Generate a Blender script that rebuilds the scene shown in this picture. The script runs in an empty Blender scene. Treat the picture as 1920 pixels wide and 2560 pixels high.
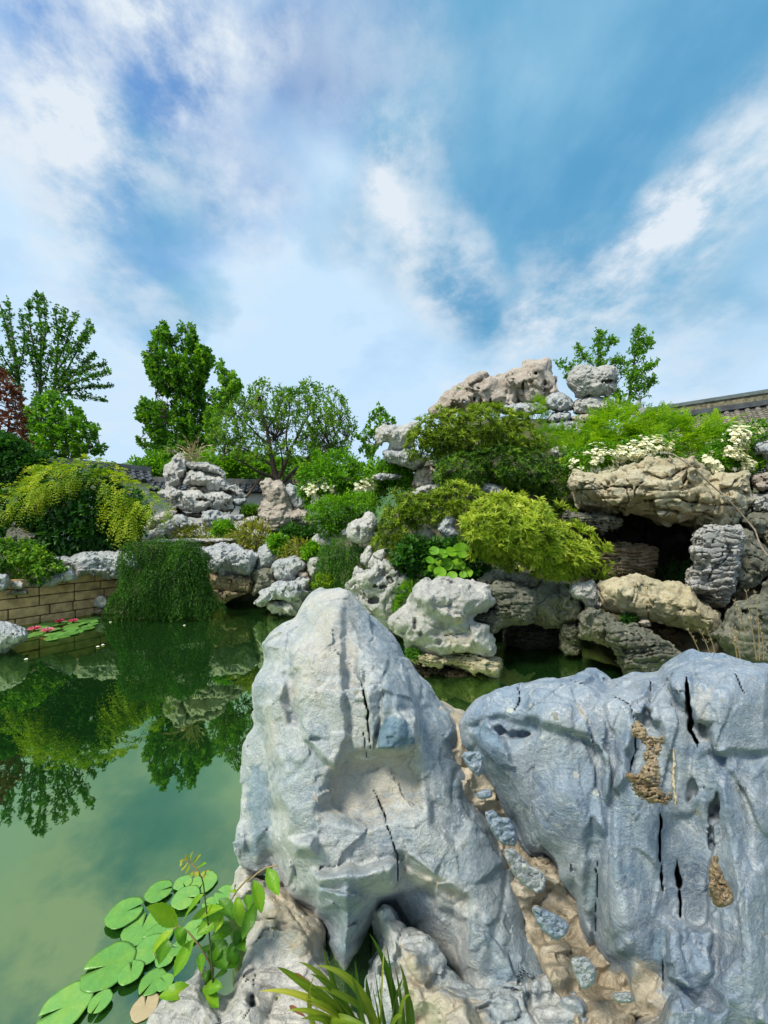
import bpy, math, random
import numpy as np
rng = np.random.default_rng(7)
random.seed(7)
SC = bpy.context.scene
COL = SC.collection

# ------------------------------------------------------------------ camera, sky, sun, exposure
FPX, CX, HY, CAMZ = 961.0, 960.0, 1330.0, 2.0      # focal length, centre column, horizon row (photo pixels), eye height
cam_data = bpy.data.cameras.new("camera")
cam_data.sensor_fit = 'VERTICAL'; cam_data.sensor_height = 24.0
cam_data.lens = FPX / 2560 * 24.0
cam_data.shift_y = (HY - 1280) / 2560
cam_data.clip_start = 0.05; cam_data.clip_end = 3000
cam = bpy.data.objects.new("camera", cam_data); COL.objects.link(cam)
cam.location = (0, 0, CAMZ); cam.rotation_euler = (math.radians(90), 0, 0)
SC.camera = cam

SUN_EL, SUN_AZ = 54.0, 226.0                        # degrees; azimuth clockwise from +Y (behind the camera, a little left)
sd = bpy.data.lights.new("sun", 'SUN'); sd.energy = 4.7; sd.angle = math.radians(12); sd.color = (1.0, 0.93, 0.80)
sun = bpy.data.objects.new("sun", sd); COL.objects.link(sun)
_a, _e = math.radians(SUN_AZ), math.radians(SUN_EL)
SUN_DIR = np.array([math.sin(_a) * math.cos(_e), math.cos(_a) * math.cos(_e), math.sin(_e)])
from mathutils import Vector
sun.rotation_euler = Vector(-SUN_DIR).to_track_quat('-Z', 'Y').to_euler()
sun.location = (0, 0, 60)

SC.view_settings.view_transform = 'Standard'; SC.view_settings.look = 'None'
SC.view_settings.exposure = 0.08; SC.view_settings.gamma = 1.0
SC.cycles.max_bounces = 6; SC.cycles.diffuse_bounces = 3; SC.cycles.glossy_bounces = 3
SC.cycles.transmission_bounces = 3; SC.cycles.transparent_max_bounces = 4
SC.cycles.use_denoising = True
SC.cycles.sample_clamp_indirect = 4.0


class NT:
    """small helper round a node tree"""
    def __init__(s, tree):
        s.t = tree; tree.nodes.clear()
    def n(s, kind, **kw):
        nd = s.t.nodes.new(kind)
        for k, v in kw.items():
            if k == 'i':
                for a, b in v.items():
                    if hasattr(b, 'bl_idname') or isinstance(b, bpy.types.NodeSocket): s.t.links.new(b, nd.inputs[a])
                    else: nd.inputs[a].default_value = b
            else: setattr(nd, k, v)
        return nd
    def math(s, op, a, b=None, clamp=False):
        d = {0: a}
        if b is not None: d[1] = b
        return s.n('ShaderNodeMath', operation=op, use_clamp=clamp, i=d).outputs[0]
    def vmath(s, op, a, b=None):
        d = {0: a}
        if b is not None: d[1] = b
        nd = s.n('ShaderNodeVectorMath', operation=op, i=d)
        return nd.outputs['Value'] if op in ('DOT_PRODUCT', 'LENGTH') else nd.outputs[0]
    def mix(s, f, a, b, mode='MIX'):
        nd = s.n('ShaderNodeMix', data_type='RGBA', blend_type=mode)
        for k, v in ((0, f), (6, a), (7, b)):
            if isinstance(v, bpy.types.NodeSocket): s.t.links.new(v, nd.inputs[k])
            else: nd.inputs[k].default_value = v if k == 0 or len(v) == 4 else (*v, 1)
        return nd.outputs[2]
    def rng(s, v, a, b, c=0.0, d=1.0, smooth=True):
        return s.n('ShaderNodeMapRange', interpolation_type='SMOOTHSTEP' if smooth else 'LINEAR', clamp=True,
                   i={0: v, 1: a, 2: b, 3: c, 4: d}).outputs[0]
    def noise(s, vec, scale, detail=4.0, rough=0.55, dist=0.0, out=0):
        return s.n('ShaderNodeTexNoise', i={'Vector': vec, 'Scale': scale, 'Detail': detail, 'Roughness': rough, 'Distortion': dist}).outputs[out]


def build_sky():
    w = bpy.data.worlds.new("World"); SC.world = w; w.use_nodes = True
    t = NT(w.node_tree)
    d = t.vmath('NORMALIZE', t.n('ShaderNodeTexCoord').outputs['Generated'])
    sep = t.n('ShaderNodeSeparateXYZ', i={0: d}); z = sep.outputs[2]
    den = t.math('ADD', t.math('MAXIMUM', z, 0.0), 0.30)
    pl = t.n('ShaderNodeCombineXYZ', i={0: t.math('DIVIDE', sep.outputs[0], den), 1: t.math('DIVIDE', sep.outputs[1], den), 2: 0.37}).outputs[0]
    warp = t.vmath('SUBTRACT', t.noise(pl, 3.0, 7, 0.62, out=1), (0.5, 0.5, 0.5))
    dw = t.vmath('NORMALIZE', t.vmath('ADD', d, t.vmath('MULTIPLY', warp, (0.20, 0.20, 0.20))))
    dw2 = t.vmath('NORMALIZE', t.vmath('ADD', d, t.vmath('MULTIPLY', warp, (0.16, 0.16, 0.16))))
    def lobes(lst, vec):
        acc = None
        for (px, py, r0, r1, amp) in lst:
            v = np.array([(px - CX) / FPX, 1.0, -(py - HY) / FPX]); v /= np.linalg.norm(v)
            m = t.rng(t.vmath('DOT_PRODUCT', vec, tuple(v)), math.cos(math.radians(r1)), math.cos(math.radians(r0)))
            m = t.math('MULTIPLY', m, amp)
            acc = m if acc is None else t.math('ADD', acc, m)
        return acc
    fb = t.noise(pl, 1.9, 9, 0.56, 0.0)
    fine = t.noise(pl, 5.5, 12, 0.64, 0.0)
    sky = t.n('ShaderNodeTexSky', sky_type='NISHITA', sun_disc=False, sun_elevation=math.radians(SUN_EL),
              sun_rotation=math.radians(SUN_AZ), air_density=1.0, dust_density=0.7, ozone_density=1.6)
    K = 0.10
    def c(r, g, b): return (r / K, g / K, b / K, 1)
    blue = t.mix(1.0, sky.outputs[0], (1.0, 1.72, 2.1, 1), 'MULTIPLY')
    # thin pale veil over most of the sky, thicker towards the horizon
    veil = t.math('ADD', t.rng(fb, 0.32, 0.68, 0.18, 0.80), t.math('ADD', t.rng(z, 0.1, 0.95, 0.85, 0.15), t.rng(z, 0.74, 0.88, 0.0, 0.6)))
    clear = lobes([(940, 90, 2, 11, .95), (380, 790, 2, 8, .5), (480, 270, 4, 17, .62), (200, 240, 3, 10, .4), (330, 470, 3, 9, .3)], dw2)
    veil = t.math('SUBTRACT', veil, clear, clamp=True)
    col = t.mix(veil, blue, c(0.56, 0.76, 0.95))
    # heavy teal grey cloud
    dark = lobes([(1420, 420, 8, 24, .85), (1250, 650, 2, 11, .65), (1560, 560, 4, 15, .5), (1300, 150, 6, 20, .35), (1000, 540, 1, 9, .5), (1880, 560, 3, 11, .55), (1800, 860, 1, 7, .35),
                  (300, 470, 1, 8, .6), (480, 500, 1, 6, .5), (370, 760, 1, 7, .7), (500, 745, 1, 4.5, .6), (1620, 120, 6, 18, .3), (830, 590, 1, 5, .4)], dw)
    dark = t.math('MULTIPLY', dark, t.rng(fb, 0.25, 0.6, 0.6, 1.0), clamp=True)
    f2 = t.noise(pl, 2.6, 8, 0.55); f3 = t.noise(t.n('ShaderNodeMapping', i={'Vector': pl, 'Location': (3.1, 1.7, 0), 'Scale': (1.6, .55, 1)}).outputs[0], 1.5, 7, 0.55)
    dcol = t.mix(t.rng(t.math('ADD', t.math('MULTIPLY', f2, .5), t.math('MULTIPLY', f3, .5)), .40, .60), c(0.105, 0.34, 0.58), c(0.23, 0.49, 0.70))
    col = t.mix(dark, col, dcol)
    # bright edges and puffs
    wh = lobes([(230, 70, 1, 15, 1.0), (520, 60, 1, 9, .6), (150, 390, 1, 8, .42), (40, 480, 1, 8, .3), (650, 560, 1, 8, .8), (930, 600, 1, 7, .7), (1120, 690, 1, 8, .95), (1010, 470, 1, 6, .6),
                (1800, 450, 1, 8, .62), (1660, 540, 1, 5, .7), (1900, 340, 1, 7, .5), (1420, 740, 1, 9, .75), (1640, 680, 1, 8, .6), (1250, 935, 1, 6, .4), (1130, 965, .5, 3.4, .8), (1740, 920, 1, 7, .6), (1330, 830, 1, 6, .5),
                (250, 690, 1, 7, .7), (600, 780, 1, 5, .4), (960, 230, 2, 11, .45), (700, 30, 1, 6, .55), (440, 790, .5, 4, .5), (300, 990, 3, 10, .45)], dw)
    whm = t.math('MULTIPLY', wh, t.rng(fine, 0.32, 0.68, 0.05, 0.95), clamp=True)
    whm = t.math('MAXIMUM', whm, t.math('MULTIPLY', t.rng(fb, 0.60, 0.80), 0.35))
    col = t.mix(whm, col, c(0.72, 0.80, 0.88))
    # below the horizon: dull ground bounce
    col = t.mix(t.rng(z, -0.03, 0.0), c(0.10, 0.13, 0.07), col)
    bg = t.n('ShaderNodeBackground', i={'Color': col, 'Strength': K})
    out = t.n('ShaderNodeOutputWorld'); w.node_tree.links.new(bg.outputs[0], out.inputs[0])
build_sky()

# ------------------------------------------------------------------ helpers
FR = dict(A=(0, 700, 2.592), B=(540, 880, 2.592), C=(1000, 780, 2.592), D=(1380, 1000, 3.072), E=(560, 1420, 2.592), F=(1100, 1600, 2.023),
          G=(0, 1900, 1.659), H=(0, 1300, 2.370), I=(380, 1100, 3.456), J=(860, 1340, 3.456), K=(1560, 940, 4.608), L=(0, 1100, 3.456),
          M=(560, 1900, 2.765), N=(80, 2100, 2.676), O=(1440, 1280, 3.456), V=(0, 0, 0.864), S=(0, 0, 1.0))

def Z(s):
    """'A x,y x,y B x,y' -> photo pixels; a letter names the enlargement the numbers were read from"""
    out = []; fr = FR['S']
    for tok in s.split():
        if tok in FR: fr = FR[tok]; continue
        a, b = tok.split(',')
        out.append((fr[0] + float(a) / fr[2], fr[1] + float(b) / fr[2]))
    return np.array(out)

def Wp(px, py, Y):
    """a pixel at distance Y -> world"""
    px, py, Y = np.broadcast_arrays(np.asarray(px, float), np.asarray(py, float), np.asarray(Y, float))
    return np.stack([(px - CX) / FPX * Y, Y, CAMZ - (py - HY) / FPX * Y], -1)

def water_at(px, py):
    Y = CAMZ * FPX / (py - HY)
    return np.array([(px - CX) / FPX * Y, Y, 0.0])

def mk(name, V, Fs, mat=None, parent=None, smooth=False, attrs=None):
    """one mesh object out of a vertex array and one or more face arrays"""
    V = np.asarray(V, np.float32)
    if isinstance(Fs, np.ndarray): Fs = [Fs]
    Fs = [np.asarray(f, np.int32) for f in Fs if len(f)]
    me = bpy.data.meshes.new(name)
    me.vertices.add(len(V)); me.vertices.foreach_set('co', V.ravel())
    idx = np.concatenate([f.ravel() for f in Fs])
    tot = np.concatenate([np.full(len(f), f.shape[1], np.int32) for f in Fs])
    st = np.concatenate([[0], np.cumsum(tot)[:-1]]).astype(np.int32)
    me.loops.add(len(idx)); me.loops.foreach_set('vertex_index', idx)
    me.polygons.add(len(tot)); me.polygons.foreach_set('loop_start', st)
    try: me.polygons.foreach_set('loop_total', tot)
    except Exception: pass
    for k, a in (attrs or {}).items():
        at = me.attributes.new(k, 'FLOAT', 'POINT'); at.data.foreach_set('value', np.asarray(a, np.float32).ravel())
    me.update(calc_edges=True); me.validate()
    me.polygons.foreach_set('use_smooth', np.full(len(me.polygons), smooth, bool))
    if mat: me.materials.append(mat)
    o = bpy.data.objects.new(name, me); COL.objects.link(o)
    if parent is not None: o.parent = parent
    return o

def tag(o, label=None, cat=None, group=None, kind=None):
    if label: o['label'] = label
    if cat: o['category'] = cat
    if group: o['group'] = group
    if kind: o['kind'] = kind
    return o

def empty(name, loc=(0, 0, 0)):
    o = bpy.data.objects.new(name, None); COL.objects.link(o); o.location = loc; o.empty_display_size = 0.2
    return o

def under(child, root):
    """parent without moving (roots are only shifted, never turned)"""
    child.parent = root
    child.location = -np.array(root.location)
    return child

def cubic_w(n, pos):
    """rows of smooth interpolation weights of lattice size n at float positions pos"""
    i = np.floor(pos).astype(int); f = pos - i
    f = f * f * f * (f * (f * 6 - 15) + 10)
    A = np.zeros((len(pos), n), np.float32); r = np.arange(len(pos))
    A[r, np.clip(i, 0, n - 1)] += 1 - f; A[r, np.clip(i + 1, 0, n - 1)] += f
    return A

def grid_noise(xs, ys, ws, lx, ly, lw, g):
    """value noise in -1..1 on the grid xs * ys * ws with those wavelengths"""
    def prep(a, l):
        p = (a - a[0]) / l + g.random(); return p, int(p[-1]) + 3
    px, nx = prep(xs, lx); py, ny = prep(ys, ly); pw, nw = prep(ws, lw)
    Rn = g.uniform(-1, 1, (nx, ny, nw)).astype(np.float32)
    t = np.tensordot(cubic_w(nx, px), Rn, (1, 0))
    t = np.tensordot(cubic_w(ny, py), t, (1, 1)).transpose(1, 0, 2)
    return np.tensordot(t, cubic_w(nw, pw), (2, 1))

_gp = np.random.default_rng(9).permutation(256); _gp = np.concatenate([_gp, _gp]); _gv = np.random.default_rng(10).normal(size=(256, 3)); _gv /= np.linalg.norm(_gv, axis=1)[:, None]
def gradnoise(P):
    """gradient noise, about -1..1"""
    i = np.floor(P).astype(int); f = P - i; w = f * f * f * (f * (f * 6 - 15) + 10); i &= 255; out = 0
    for a in (0, 1):
        for b in (0, 1):
            for c in (0, 1):
                g = _gv[_gp[_gp[_gp[(i[..., 0] + a) & 255] + ((i[..., 1] + b) & 255)] + ((i[..., 2] + c) & 255)]]
                d = g[..., 0] * (f[..., 0] - a) + g[..., 1] * (f[..., 1] - b) + g[..., 2] * (f[..., 2] - c)
                out = out + d * (w[..., 0] if a else 1 - w[..., 0]) * (w[..., 1] if b else 1 - w[..., 1]) * (w[..., 2] if c else 1 - w[..., 2])
    return out * 1.7

def grid_perlin(xs, ys, ws, l, g, my=1.0, per=5):
    """turned gradient noise of wavelength l on a grid, sampled coarsely and interpolated"""
    q, _ = np.linalg.qr(g.normal(size=(3, 3)))
    def axis(a, st):
        n = int((a[-1] - a[0]) / st) + 5; return a[0] - st + np.arange(n) * st, (a - a[0]) / st + 1
    st = l / per
    (cx, px), (cy, py), (cw, pw) = axis(xs, st), axis(ys, st * my), axis(ws, st)
    G = np.stack(np.meshgrid(cx, cy / my, cw, indexing='ij'), -1) / l
    N = gradnoise(G @ q.T + g.uniform(0, 200, 3)).astype(np.float32)
    def cat(n, pos):
        i = np.floor(pos).astype(int); t = pos - i; A = np.zeros((len(pos), n), np.float32); r = np.arange(len(pos))
        for k, wv in ((-1, -.5 * t + t * t - .5 * t ** 3), (0, 1 - 2.5 * t * t + 1.5 * t ** 3), (1, .5 * t + 2 * t * t - 1.5 * t ** 3), (2, -.5 * t * t + .5 * t ** 3)):
            A[r, np.clip(i + k, 0, n - 1)] += wv
        return A
    t = np.tensordot(cat(len(cx), px), N, (1, 0)); t = np.tensordot(cat(len(cy), py), t, (1, 1)).transpose(1, 0, 2)
    return np.tensordot(t, cat(len(cw), pw), (2, 1))

_perm = np.random.default_rng(3).permutation(256); _perm = np.concatenate([_perm, _perm]); _val = np.random.default_rng(4).uniform(-1, 1, 256)
def pnoise(P):
    """value noise at points (N,3), -1..1"""
    P = np.asarray(P, float); i = np.floor(P).astype(int); f = P - i; f = f * f * (3 - 2 * f); i &= 255
    def h(a, b, c): return _val[_perm[_perm[_perm[(i[..., 0] + a) & 255] + ((i[..., 1] + b) & 255)] + ((i[..., 2] + c) & 255)]]
    x, y, z = f[..., 0], f[..., 1], f[..., 2]
    L = lambda a, b, t: a + (b - a) * t
    return L(L(L(h(0, 0, 0), h(1, 0, 0), x), L(h(0, 1, 0), h(1, 1, 0), x), y), L(L(h(0, 0, 1), h(1, 0, 1), x), L(h(0, 1, 1), h(1, 1, 1), x), y), z)

def seg_dist(P, A, B):
    d = B - A; t = np.clip(((P - A) @ d) / max(d @ d, 1e-9), 0, 1)
    return np.linalg.norm(P - A - t[..., None] * d, axis=-1)

def poly_sd(P, poly):
    """distance to a polygon's outline, positive inside"""
    d = np.full(P.shape[:-1], 1e9); ins = np.zeros(P.shape[:-1], bool)
    n = len(poly)
    for k in range(n):
        A, B = poly[k], poly[(k + 1) % n]
        d = np.minimum(d, seg_dist(P, A, B))
        if A[1] != B[1]:
            c = (A[1] > P[..., 1]) != (B[1] > P[..., 1])
            ins ^= c & (P[..., 0] < (B[0] - A[0]) * (P[..., 1] - A[1]) / (B[1] - A[1]) + A[0])
    return np.where(ins, d, -d)

def line_dist(P, pl):
    d = np.full(P.shape[:-1], 1e9)
    for k in range(len(pl) - 1): d = np.minimum(d, seg_dist(P, pl[k], pl[k + 1]))
    return d

def surface_nets(F):
    """vertices (grid units) and quads of the zero surface of F (inside < 0)"""
    nx, ny, nz = F.shape
    s = F < 0
    cnt = np.zeros((nx - 1, ny - 1, nz - 1), np.int8)
    for a in (0, 1):
        for b in (0, 1):
            for c in (0, 1):
                cnt += s[a:nx - 1 + a, b:ny - 1 + b, c:nz - 1 + c]
    act = (cnt > 0) & (cnt < 8)
    I = np.argwhere(act)
    idx = np.full(act.shape, -1, np.int32); idx[act] = np.arange(len(I))
    C = np.empty((len(I), 2, 2, 2), np.float32)
    for a in (0, 1):
        for b in (0, 1):
            for c in (0, 1):
                C[:, a, b, c] = F[I[:, 0] + a, I[:, 1] + b, I[:, 2] + c]
    acc = np.zeros((len(I), 3)); num = np.zeros(len(I))
    for ax in range(3):
        for u in (0, 1):
            for v in (0, 1):
                sl0 = [slice(None)] + [0, 0, 0]; o = [k for k in range(3) if k != ax]
                sl0[1 + o[0]] = u; sl0[1 + o[1]] = v
                sl1 = list(sl0); sl0[1 + ax] = 0; sl1[1 + ax] = 1
                f0, f1 = C[tuple(sl0)], C[tuple(sl1)]
                m = (f0 < 0) != (f1 < 0)
                t = np.where(m, f0 / np.where(m, f0 - f1, 1), 0)
                p = np.zeros((len(I), 3)); p[:, ax] = t; p[:, o[0]] = u; p[:, o[1]] = v
                acc += p * m[:, None]; num += m
    V = I + acc / np.maximum(num, 1)[:, None]
    Q = []
    for ax in range(3):
        o = [k for k in range(3) if k != ax]
        sh = [slice(1, -1)] * 3; sh[ax] = slice(0, -1); a0 = s[tuple(sh)]
        sh2 = list(sh); sh2[ax] = slice(1, None); a1 = s[tuple(sh2)]
        E = np.argwhere(a0 != a1)
        if not len(E): continue
        base = E.copy(); base[:, o[0]] += 1; base[:, o[1]] += 1
        flip = a0[tuple(E.T)]
        if ax == 1: flip = ~flip
        def g(du, dv):
            q = base.copy(); q[:, o[0]] -= du; q[:, o[1]] -= dv
            return idx[tuple(q.T)]
        q = np.stack([g(1, 1), g(0, 1), g(0, 0), g(1, 0)], 1)
        q[~flip] = q[~flip][:, ::-1]
        Q.append(q)
    return V, np.concatenate(Q)

# ------------------------------------------------------------------ materials
def new_mat(name):
    m = bpy.data.materials.new(name); m.use_nodes = True
    return m, NT(m.node_tree)

def finish(t, bsdf):
    out = t.n('ShaderNodeOutputMaterial'); t.t.links.new(bsdf, out.inputs[0])

def plain(name, col, rough=0.6, var=0.25, scale=6.0, bump=0.0, spec=0.4, metallic=0.0):
    m, t = new_mat(name)
    co = t.n('ShaderNodeTexCoord').outputs['Object']
    n = t.noise(co, scale, 6, 0.6)
    c = t.mix(t.rng(n, 0.3, 0.7), tuple(x * (1 - var) for x in col), tuple(min(1, x * (1 + var)) for x in col))
    d = {'Base Color': c, 'Roughness': rough, 'Specular IOR Level': spec, 'Metallic': metallic}
    if bump:
        d['Normal'] = t.n('ShaderNodeBump', i={'Strength': 0.6, 'Distance': bump, 'Height': t.noise(co, scale * 4, 8, 0.65)}).outputs[0]
    finish(t, t.n('ShaderNodeBsdfPrincipled', i=d).outputs[0])
    return m

ROCKC = dict(  # main, second, patches, lines
    blue=((.31, .35, .37), (.43, .445, .435), (.19, .245, .295), (.54, .53, .49)),
    cliff=((.205, .265, .335), (.30, .345, .385), (.12, .175, .25), (.50, .51, .51)),
    grey=((.37, .365, .34), (.47, .46, .43), (.25, .255, .245), (.54, .51, .45)),
    cool=((.30, .325, .335), (.41, .42, .42), (.20, .225, .24), (.52, .52, .50)),
    tan=((.29, .21, .125), (.38, .30, .19), (.19, .135, .08), (.46, .39, .27)),
    yellow=((.40, .345, .215), (.50, .45, .31), (.27, .22, .13), (.56, .51, .39)),
    pink=((.36, .305, .25), (.45, .39, .33), (.26, .215, .18), (.51, .46, .40)),
    moss=((.13, .132, .10), (.20, .195, .145), (.085, .095, .07), (.29, .27, .21)),
    shaded=((.030, .027, .020), (.045, .040, .030), (.020, .018, .013), (.07, .06, .045)),  # near-black: the darkness of the cave interiors is put into the colour
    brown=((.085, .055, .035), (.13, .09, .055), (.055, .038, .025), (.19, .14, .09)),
    mortar=((.40, .34, .245), (.48, .42, .32), (.30, .25, .18), (.54, .50, .42)))
_rm = {}
def rock_mat(kind, Y, strata=0.0):
    key = (kind, round(math.log(Y) * 3), strata > 0.3)
    if key in _rm: return _rm[key]
    a, b, c, l = ROCKC[kind]
    m, t = new_mat('stone_' + kind)
    s = 5.2 / Y                                      # features keep about the size they have in the picture
    co = t.n('ShaderNodeTexCoord').outputs['Object']
    wv = t.vmath('ADD', co, t.vmath('MULTIPLY', t.vmath('SUBTRACT', t.noise(co, 1.2 * s, 5, 0.6, out=1), (.5, .5, .5)), (0.6 / s,) * 3))
    st = t.n('ShaderNodeMapping', i={'Vector': wv, 'Scale': (1, 1, 7)}).outputs[0]
    n1 = t.noise(wv, 1.1 * s, 7, 0.6); n2 = t.noise(co, 3.2 * s, 8, 0.65); n3 = t.noise(wv, 9 * s, 8, 0.7)
    ns = t.noise(st, 1.6 * s, 7, 0.65)
    col = t.mix(t.rng(n1, 0.38, 0.62), a, b)
    col = t.mix(t.rng(n2, 0.50, 0.68, 0, 0.75), col, c)
    col = t.mix(t.rng(ns, 0.52, 0.66, 0, 0.55 if strata > 0.3 else 0.25), col, c)
    col = t.mix(t.rng(n3, 0.52, 0.72, 0, 0.5), col, l)
    vn = t.noise(wv, 2.1 * s, 3, 0.5)
    vein = t.rng(t.math('ABSOLUTE', t.math('SUBTRACT', vn, 0.5)), 0.0, 0.010, 1, 0)
    col = t.mix(t.math('MULTIPLY', vein, t.rng(n1, 0.40, 0.6, 0.1, 0.75)), col, l)
    v2 = t.rng(t.math('ABSOLUTE', t.math('SUBTRACT', t.noise(t.n('ShaderNodeMapping', i={'Vector': wv, 'Rotation': (.3, .5, .2), 'Scale': (.6, .6, 2.6)}).outputs[0], 1.5 * s, 6, 0.6), 0.5)), 0.0, 0.012, 1, 0)
    col = t.mix(t.math('MULTIPLY', v2, .5), col, l)
    spk = t.noise(co, 60 * s, 3, 0.6)
    col = t.mix(t.rng(spk, 0.35, 0.65, 0, 1), t.mix(1.0, col, (.87, .87, .87, 1), 'MULTIPLY'), t.mix(1.0, col, (1.11, 1.11, 1.11, 1), 'MULTIPLY'))
    vo = t.n('ShaderNodeTexVoronoi', i={'Vector': t.vmath('ADD', co, t.vmath('MULTIPLY', t.noise(co, 14 * s, 3, .6, out=1), (.05 / s,) * 3)), 'Scale': 5.5 * s})
    sp = t.math('MULTIPLY', t.rng(vo.outputs['Distance'], .16, .22, 1, 0), t.rng(t.n('ShaderNodeSeparateColor', i={0: vo.outputs['Color']}).outputs[0], .70, .74, 0, 1))
    col = t.mix(t.math('MULTIPLY', sp, t.rng(n3, .4, .6, .15, .8)), col, t.mix(t.rng(n1, .45, .55), (.50, .50, .42), (.20, .19, .14)))
    st_at = t.n('ShaderNodeAttribute', attribute_name='stain').outputs['Fac']
    col = t.mix(st_at, col, t.mix(t.rng(n2, .35, .65), (.40, .33, .22), (.52, .46, .35)))
    ch_at = t.n('ShaderNodeAttribute', attribute_name='chip').outputs['Fac']
    col = t.mix(ch_at, col, t.mix(t.rng(n3, .35, .65), (.075, .14, .20), (.14, .22, .29)))
    h = t.math('ADD', t.math('MULTIPLY', n2, 0.9), t.math('ADD', t.math('MULTIPLY', n3, 0.55), t.math('MULTIPLY', t.noise(co, 26 * s, 7, 0.7), 0.30)))
    h = t.math('ADD', h, t.math('MULTIPLY', ns, 1.1 if strata > 0.3 else 0.35))
    h = t.math('SUBTRACT', h, t.math('MULTIPLY', t.rng(t.math('ABSOLUTE', t.math('SUBTRACT', t.noise(wv, 3.4 * s, 5, 0.6), 0.5)), 0, 0.02, 1, 0), 0.10))
    bp = t.n('ShaderNodeBump', i={'Strength': 0.85, 'Distance': 0.0115 * Y, 'Height': h}).outputs[0]
    finish(t, t.n('ShaderNodeBsdfPrincipled', i={'Base Color': col, 'Roughness': 0.82, 'Specular IOR Level': 0.25, 'Normal': bp}).outputs[0])
    _rm[key] = m
    return m

_lm = {}
def leaf_mat(name, dark, mid, light, trans=0.35, rough=0.5, mottle=0):
    if name in _lm: return _lm[name]
    m, t = new_mat('leaf_' + name)
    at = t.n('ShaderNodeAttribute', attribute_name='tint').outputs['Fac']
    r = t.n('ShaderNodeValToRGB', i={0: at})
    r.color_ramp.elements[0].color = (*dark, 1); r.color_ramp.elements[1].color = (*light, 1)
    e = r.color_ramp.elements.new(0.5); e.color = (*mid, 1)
    c = r.outputs[0]; kw = {}
    if mottle:                                       # blotches, worn spots and a slightly quilted surface
        co = t.n('ShaderNodeTexCoord').outputs['Object']; geo = t.n('ShaderNodeNewGeometry').outputs['Position']
        n1 = t.noise(geo, mottle, 6, .6); n2 = t.noise(geo, mottle * 5, 4, .6)
        c = t.mix(t.rng(n1, .40, .66, 0, .55), c, t.mix(1.0, c, (1.45, 1.12, .75, 1), 'MULTIPLY'))
        c = t.mix(t.rng(n2, .66, .72, 0, .75), c, (.16, .10, .03))
        kw['Normal'] = t.n('ShaderNodeBump', i={'Strength': .5, 'Distance': .006, 'Height': t.noise(geo, mottle * 2.5, 4, .5)}).outputs[0]
    p = t.n('ShaderNodeBsdfPrincipled', i={'Base Color': c, 'Roughness': rough, 'Specular IOR Level': 0.3, **kw})
    tr = t.n('ShaderNodeBsdfTranslucent', i={'Color': t.mix(1.0, c, (1.25, 1.3, 0.6, 1), 'MULTIPLY')})
    mx = t.n('ShaderNodeMixShader', i={0: trans, 1: p.outputs[0], 2: tr.outputs[0]})
    finish(t, mx.outputs[0])
    _lm[name] = m
    return m

BARK = plain('bark', (.07, .055, .04), 0.9, 0.4, 14, 0.01)
BARK_PALE = plain('pale_bark', (.22, .18, .13), 0.9, 0.3, 14, 0.01)
LEAF = dict(
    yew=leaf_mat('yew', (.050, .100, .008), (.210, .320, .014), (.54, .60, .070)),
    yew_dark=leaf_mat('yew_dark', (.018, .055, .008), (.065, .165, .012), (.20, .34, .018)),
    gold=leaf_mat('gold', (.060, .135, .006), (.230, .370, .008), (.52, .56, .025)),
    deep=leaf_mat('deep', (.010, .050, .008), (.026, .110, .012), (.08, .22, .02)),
    jasmine=leaf_mat('jasmine', (.014, .058, .006), (.042, .135, .010), (.11, .27, .02)),
    bright=leaf_mat('bright', (.050, .17, .006), (.160, .38, .010), (.36, .56, .020)),
    fern=leaf_mat('fern', (.09, .24, .006), (.26, .46, .008), (.46, .62, .018)),
    tree=leaf_mat('tree', (.025, .105, .010), (.100, .270, .012), (.28, .50, .02), .45),
    crab=leaf_mat('crab', (.030, .105, .010), (.105, .255, .012), (.26, .42, .025), .4),
    maple=leaf_mat('maple', (.060, .014, .012), (.130, .036, .020), (.22, .085, .035)),
    hedge=leaf_mat('hedge', (.050, .170, .008), (.140, .340, .010), (.29, .50, .02)),
    grass=leaf_mat('grass', (.08, .13, .012), (.25, .28, .03), (.46, .42, .10)),
    lily=leaf_mat('lily', (.07, .20, .035), (.13, .33, .07), (.24, .44, .13), 0.1, 0.28, 16),
    creeper=leaf_mat('creeper', (.035, .14, .008), (.12, .30, .014), (.28, .44, .03), .35, .38, 30),
    sword=leaf_mat('sword', (.045, .12, .012), (.16, .24, .015), (.42, .40, .05)),
    straw=leaf_mat('straw', (.26, .20, .10), (.40, .32, .18), (.52, .44, .28), 0.1),
    flower=leaf_mat('flower', (.70, .66, .44), (.80, .77, .58), (.86, .84, .72), 0.25),
    pink=leaf_mat('pink_petal', (.50, .03, .14), (.72, .10, .28), (.85, .42, .55), 0.25))
# ------------------------------------------------------------------ rocks: an outline with its own distance, thickness, ledges, pits and cracks
def chaikin(P, n=1):
    for _ in range(n):
        Q = np.roll(P, -1, 0); P = np.stack([.8 * P + .2 * Q, .2 * P + .8 * Q], 1).reshape(-1, 2)
    return P

def sstep(x): x = np.clip(x, 0, 1); return x * x * (3 - 2 * x)

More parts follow.
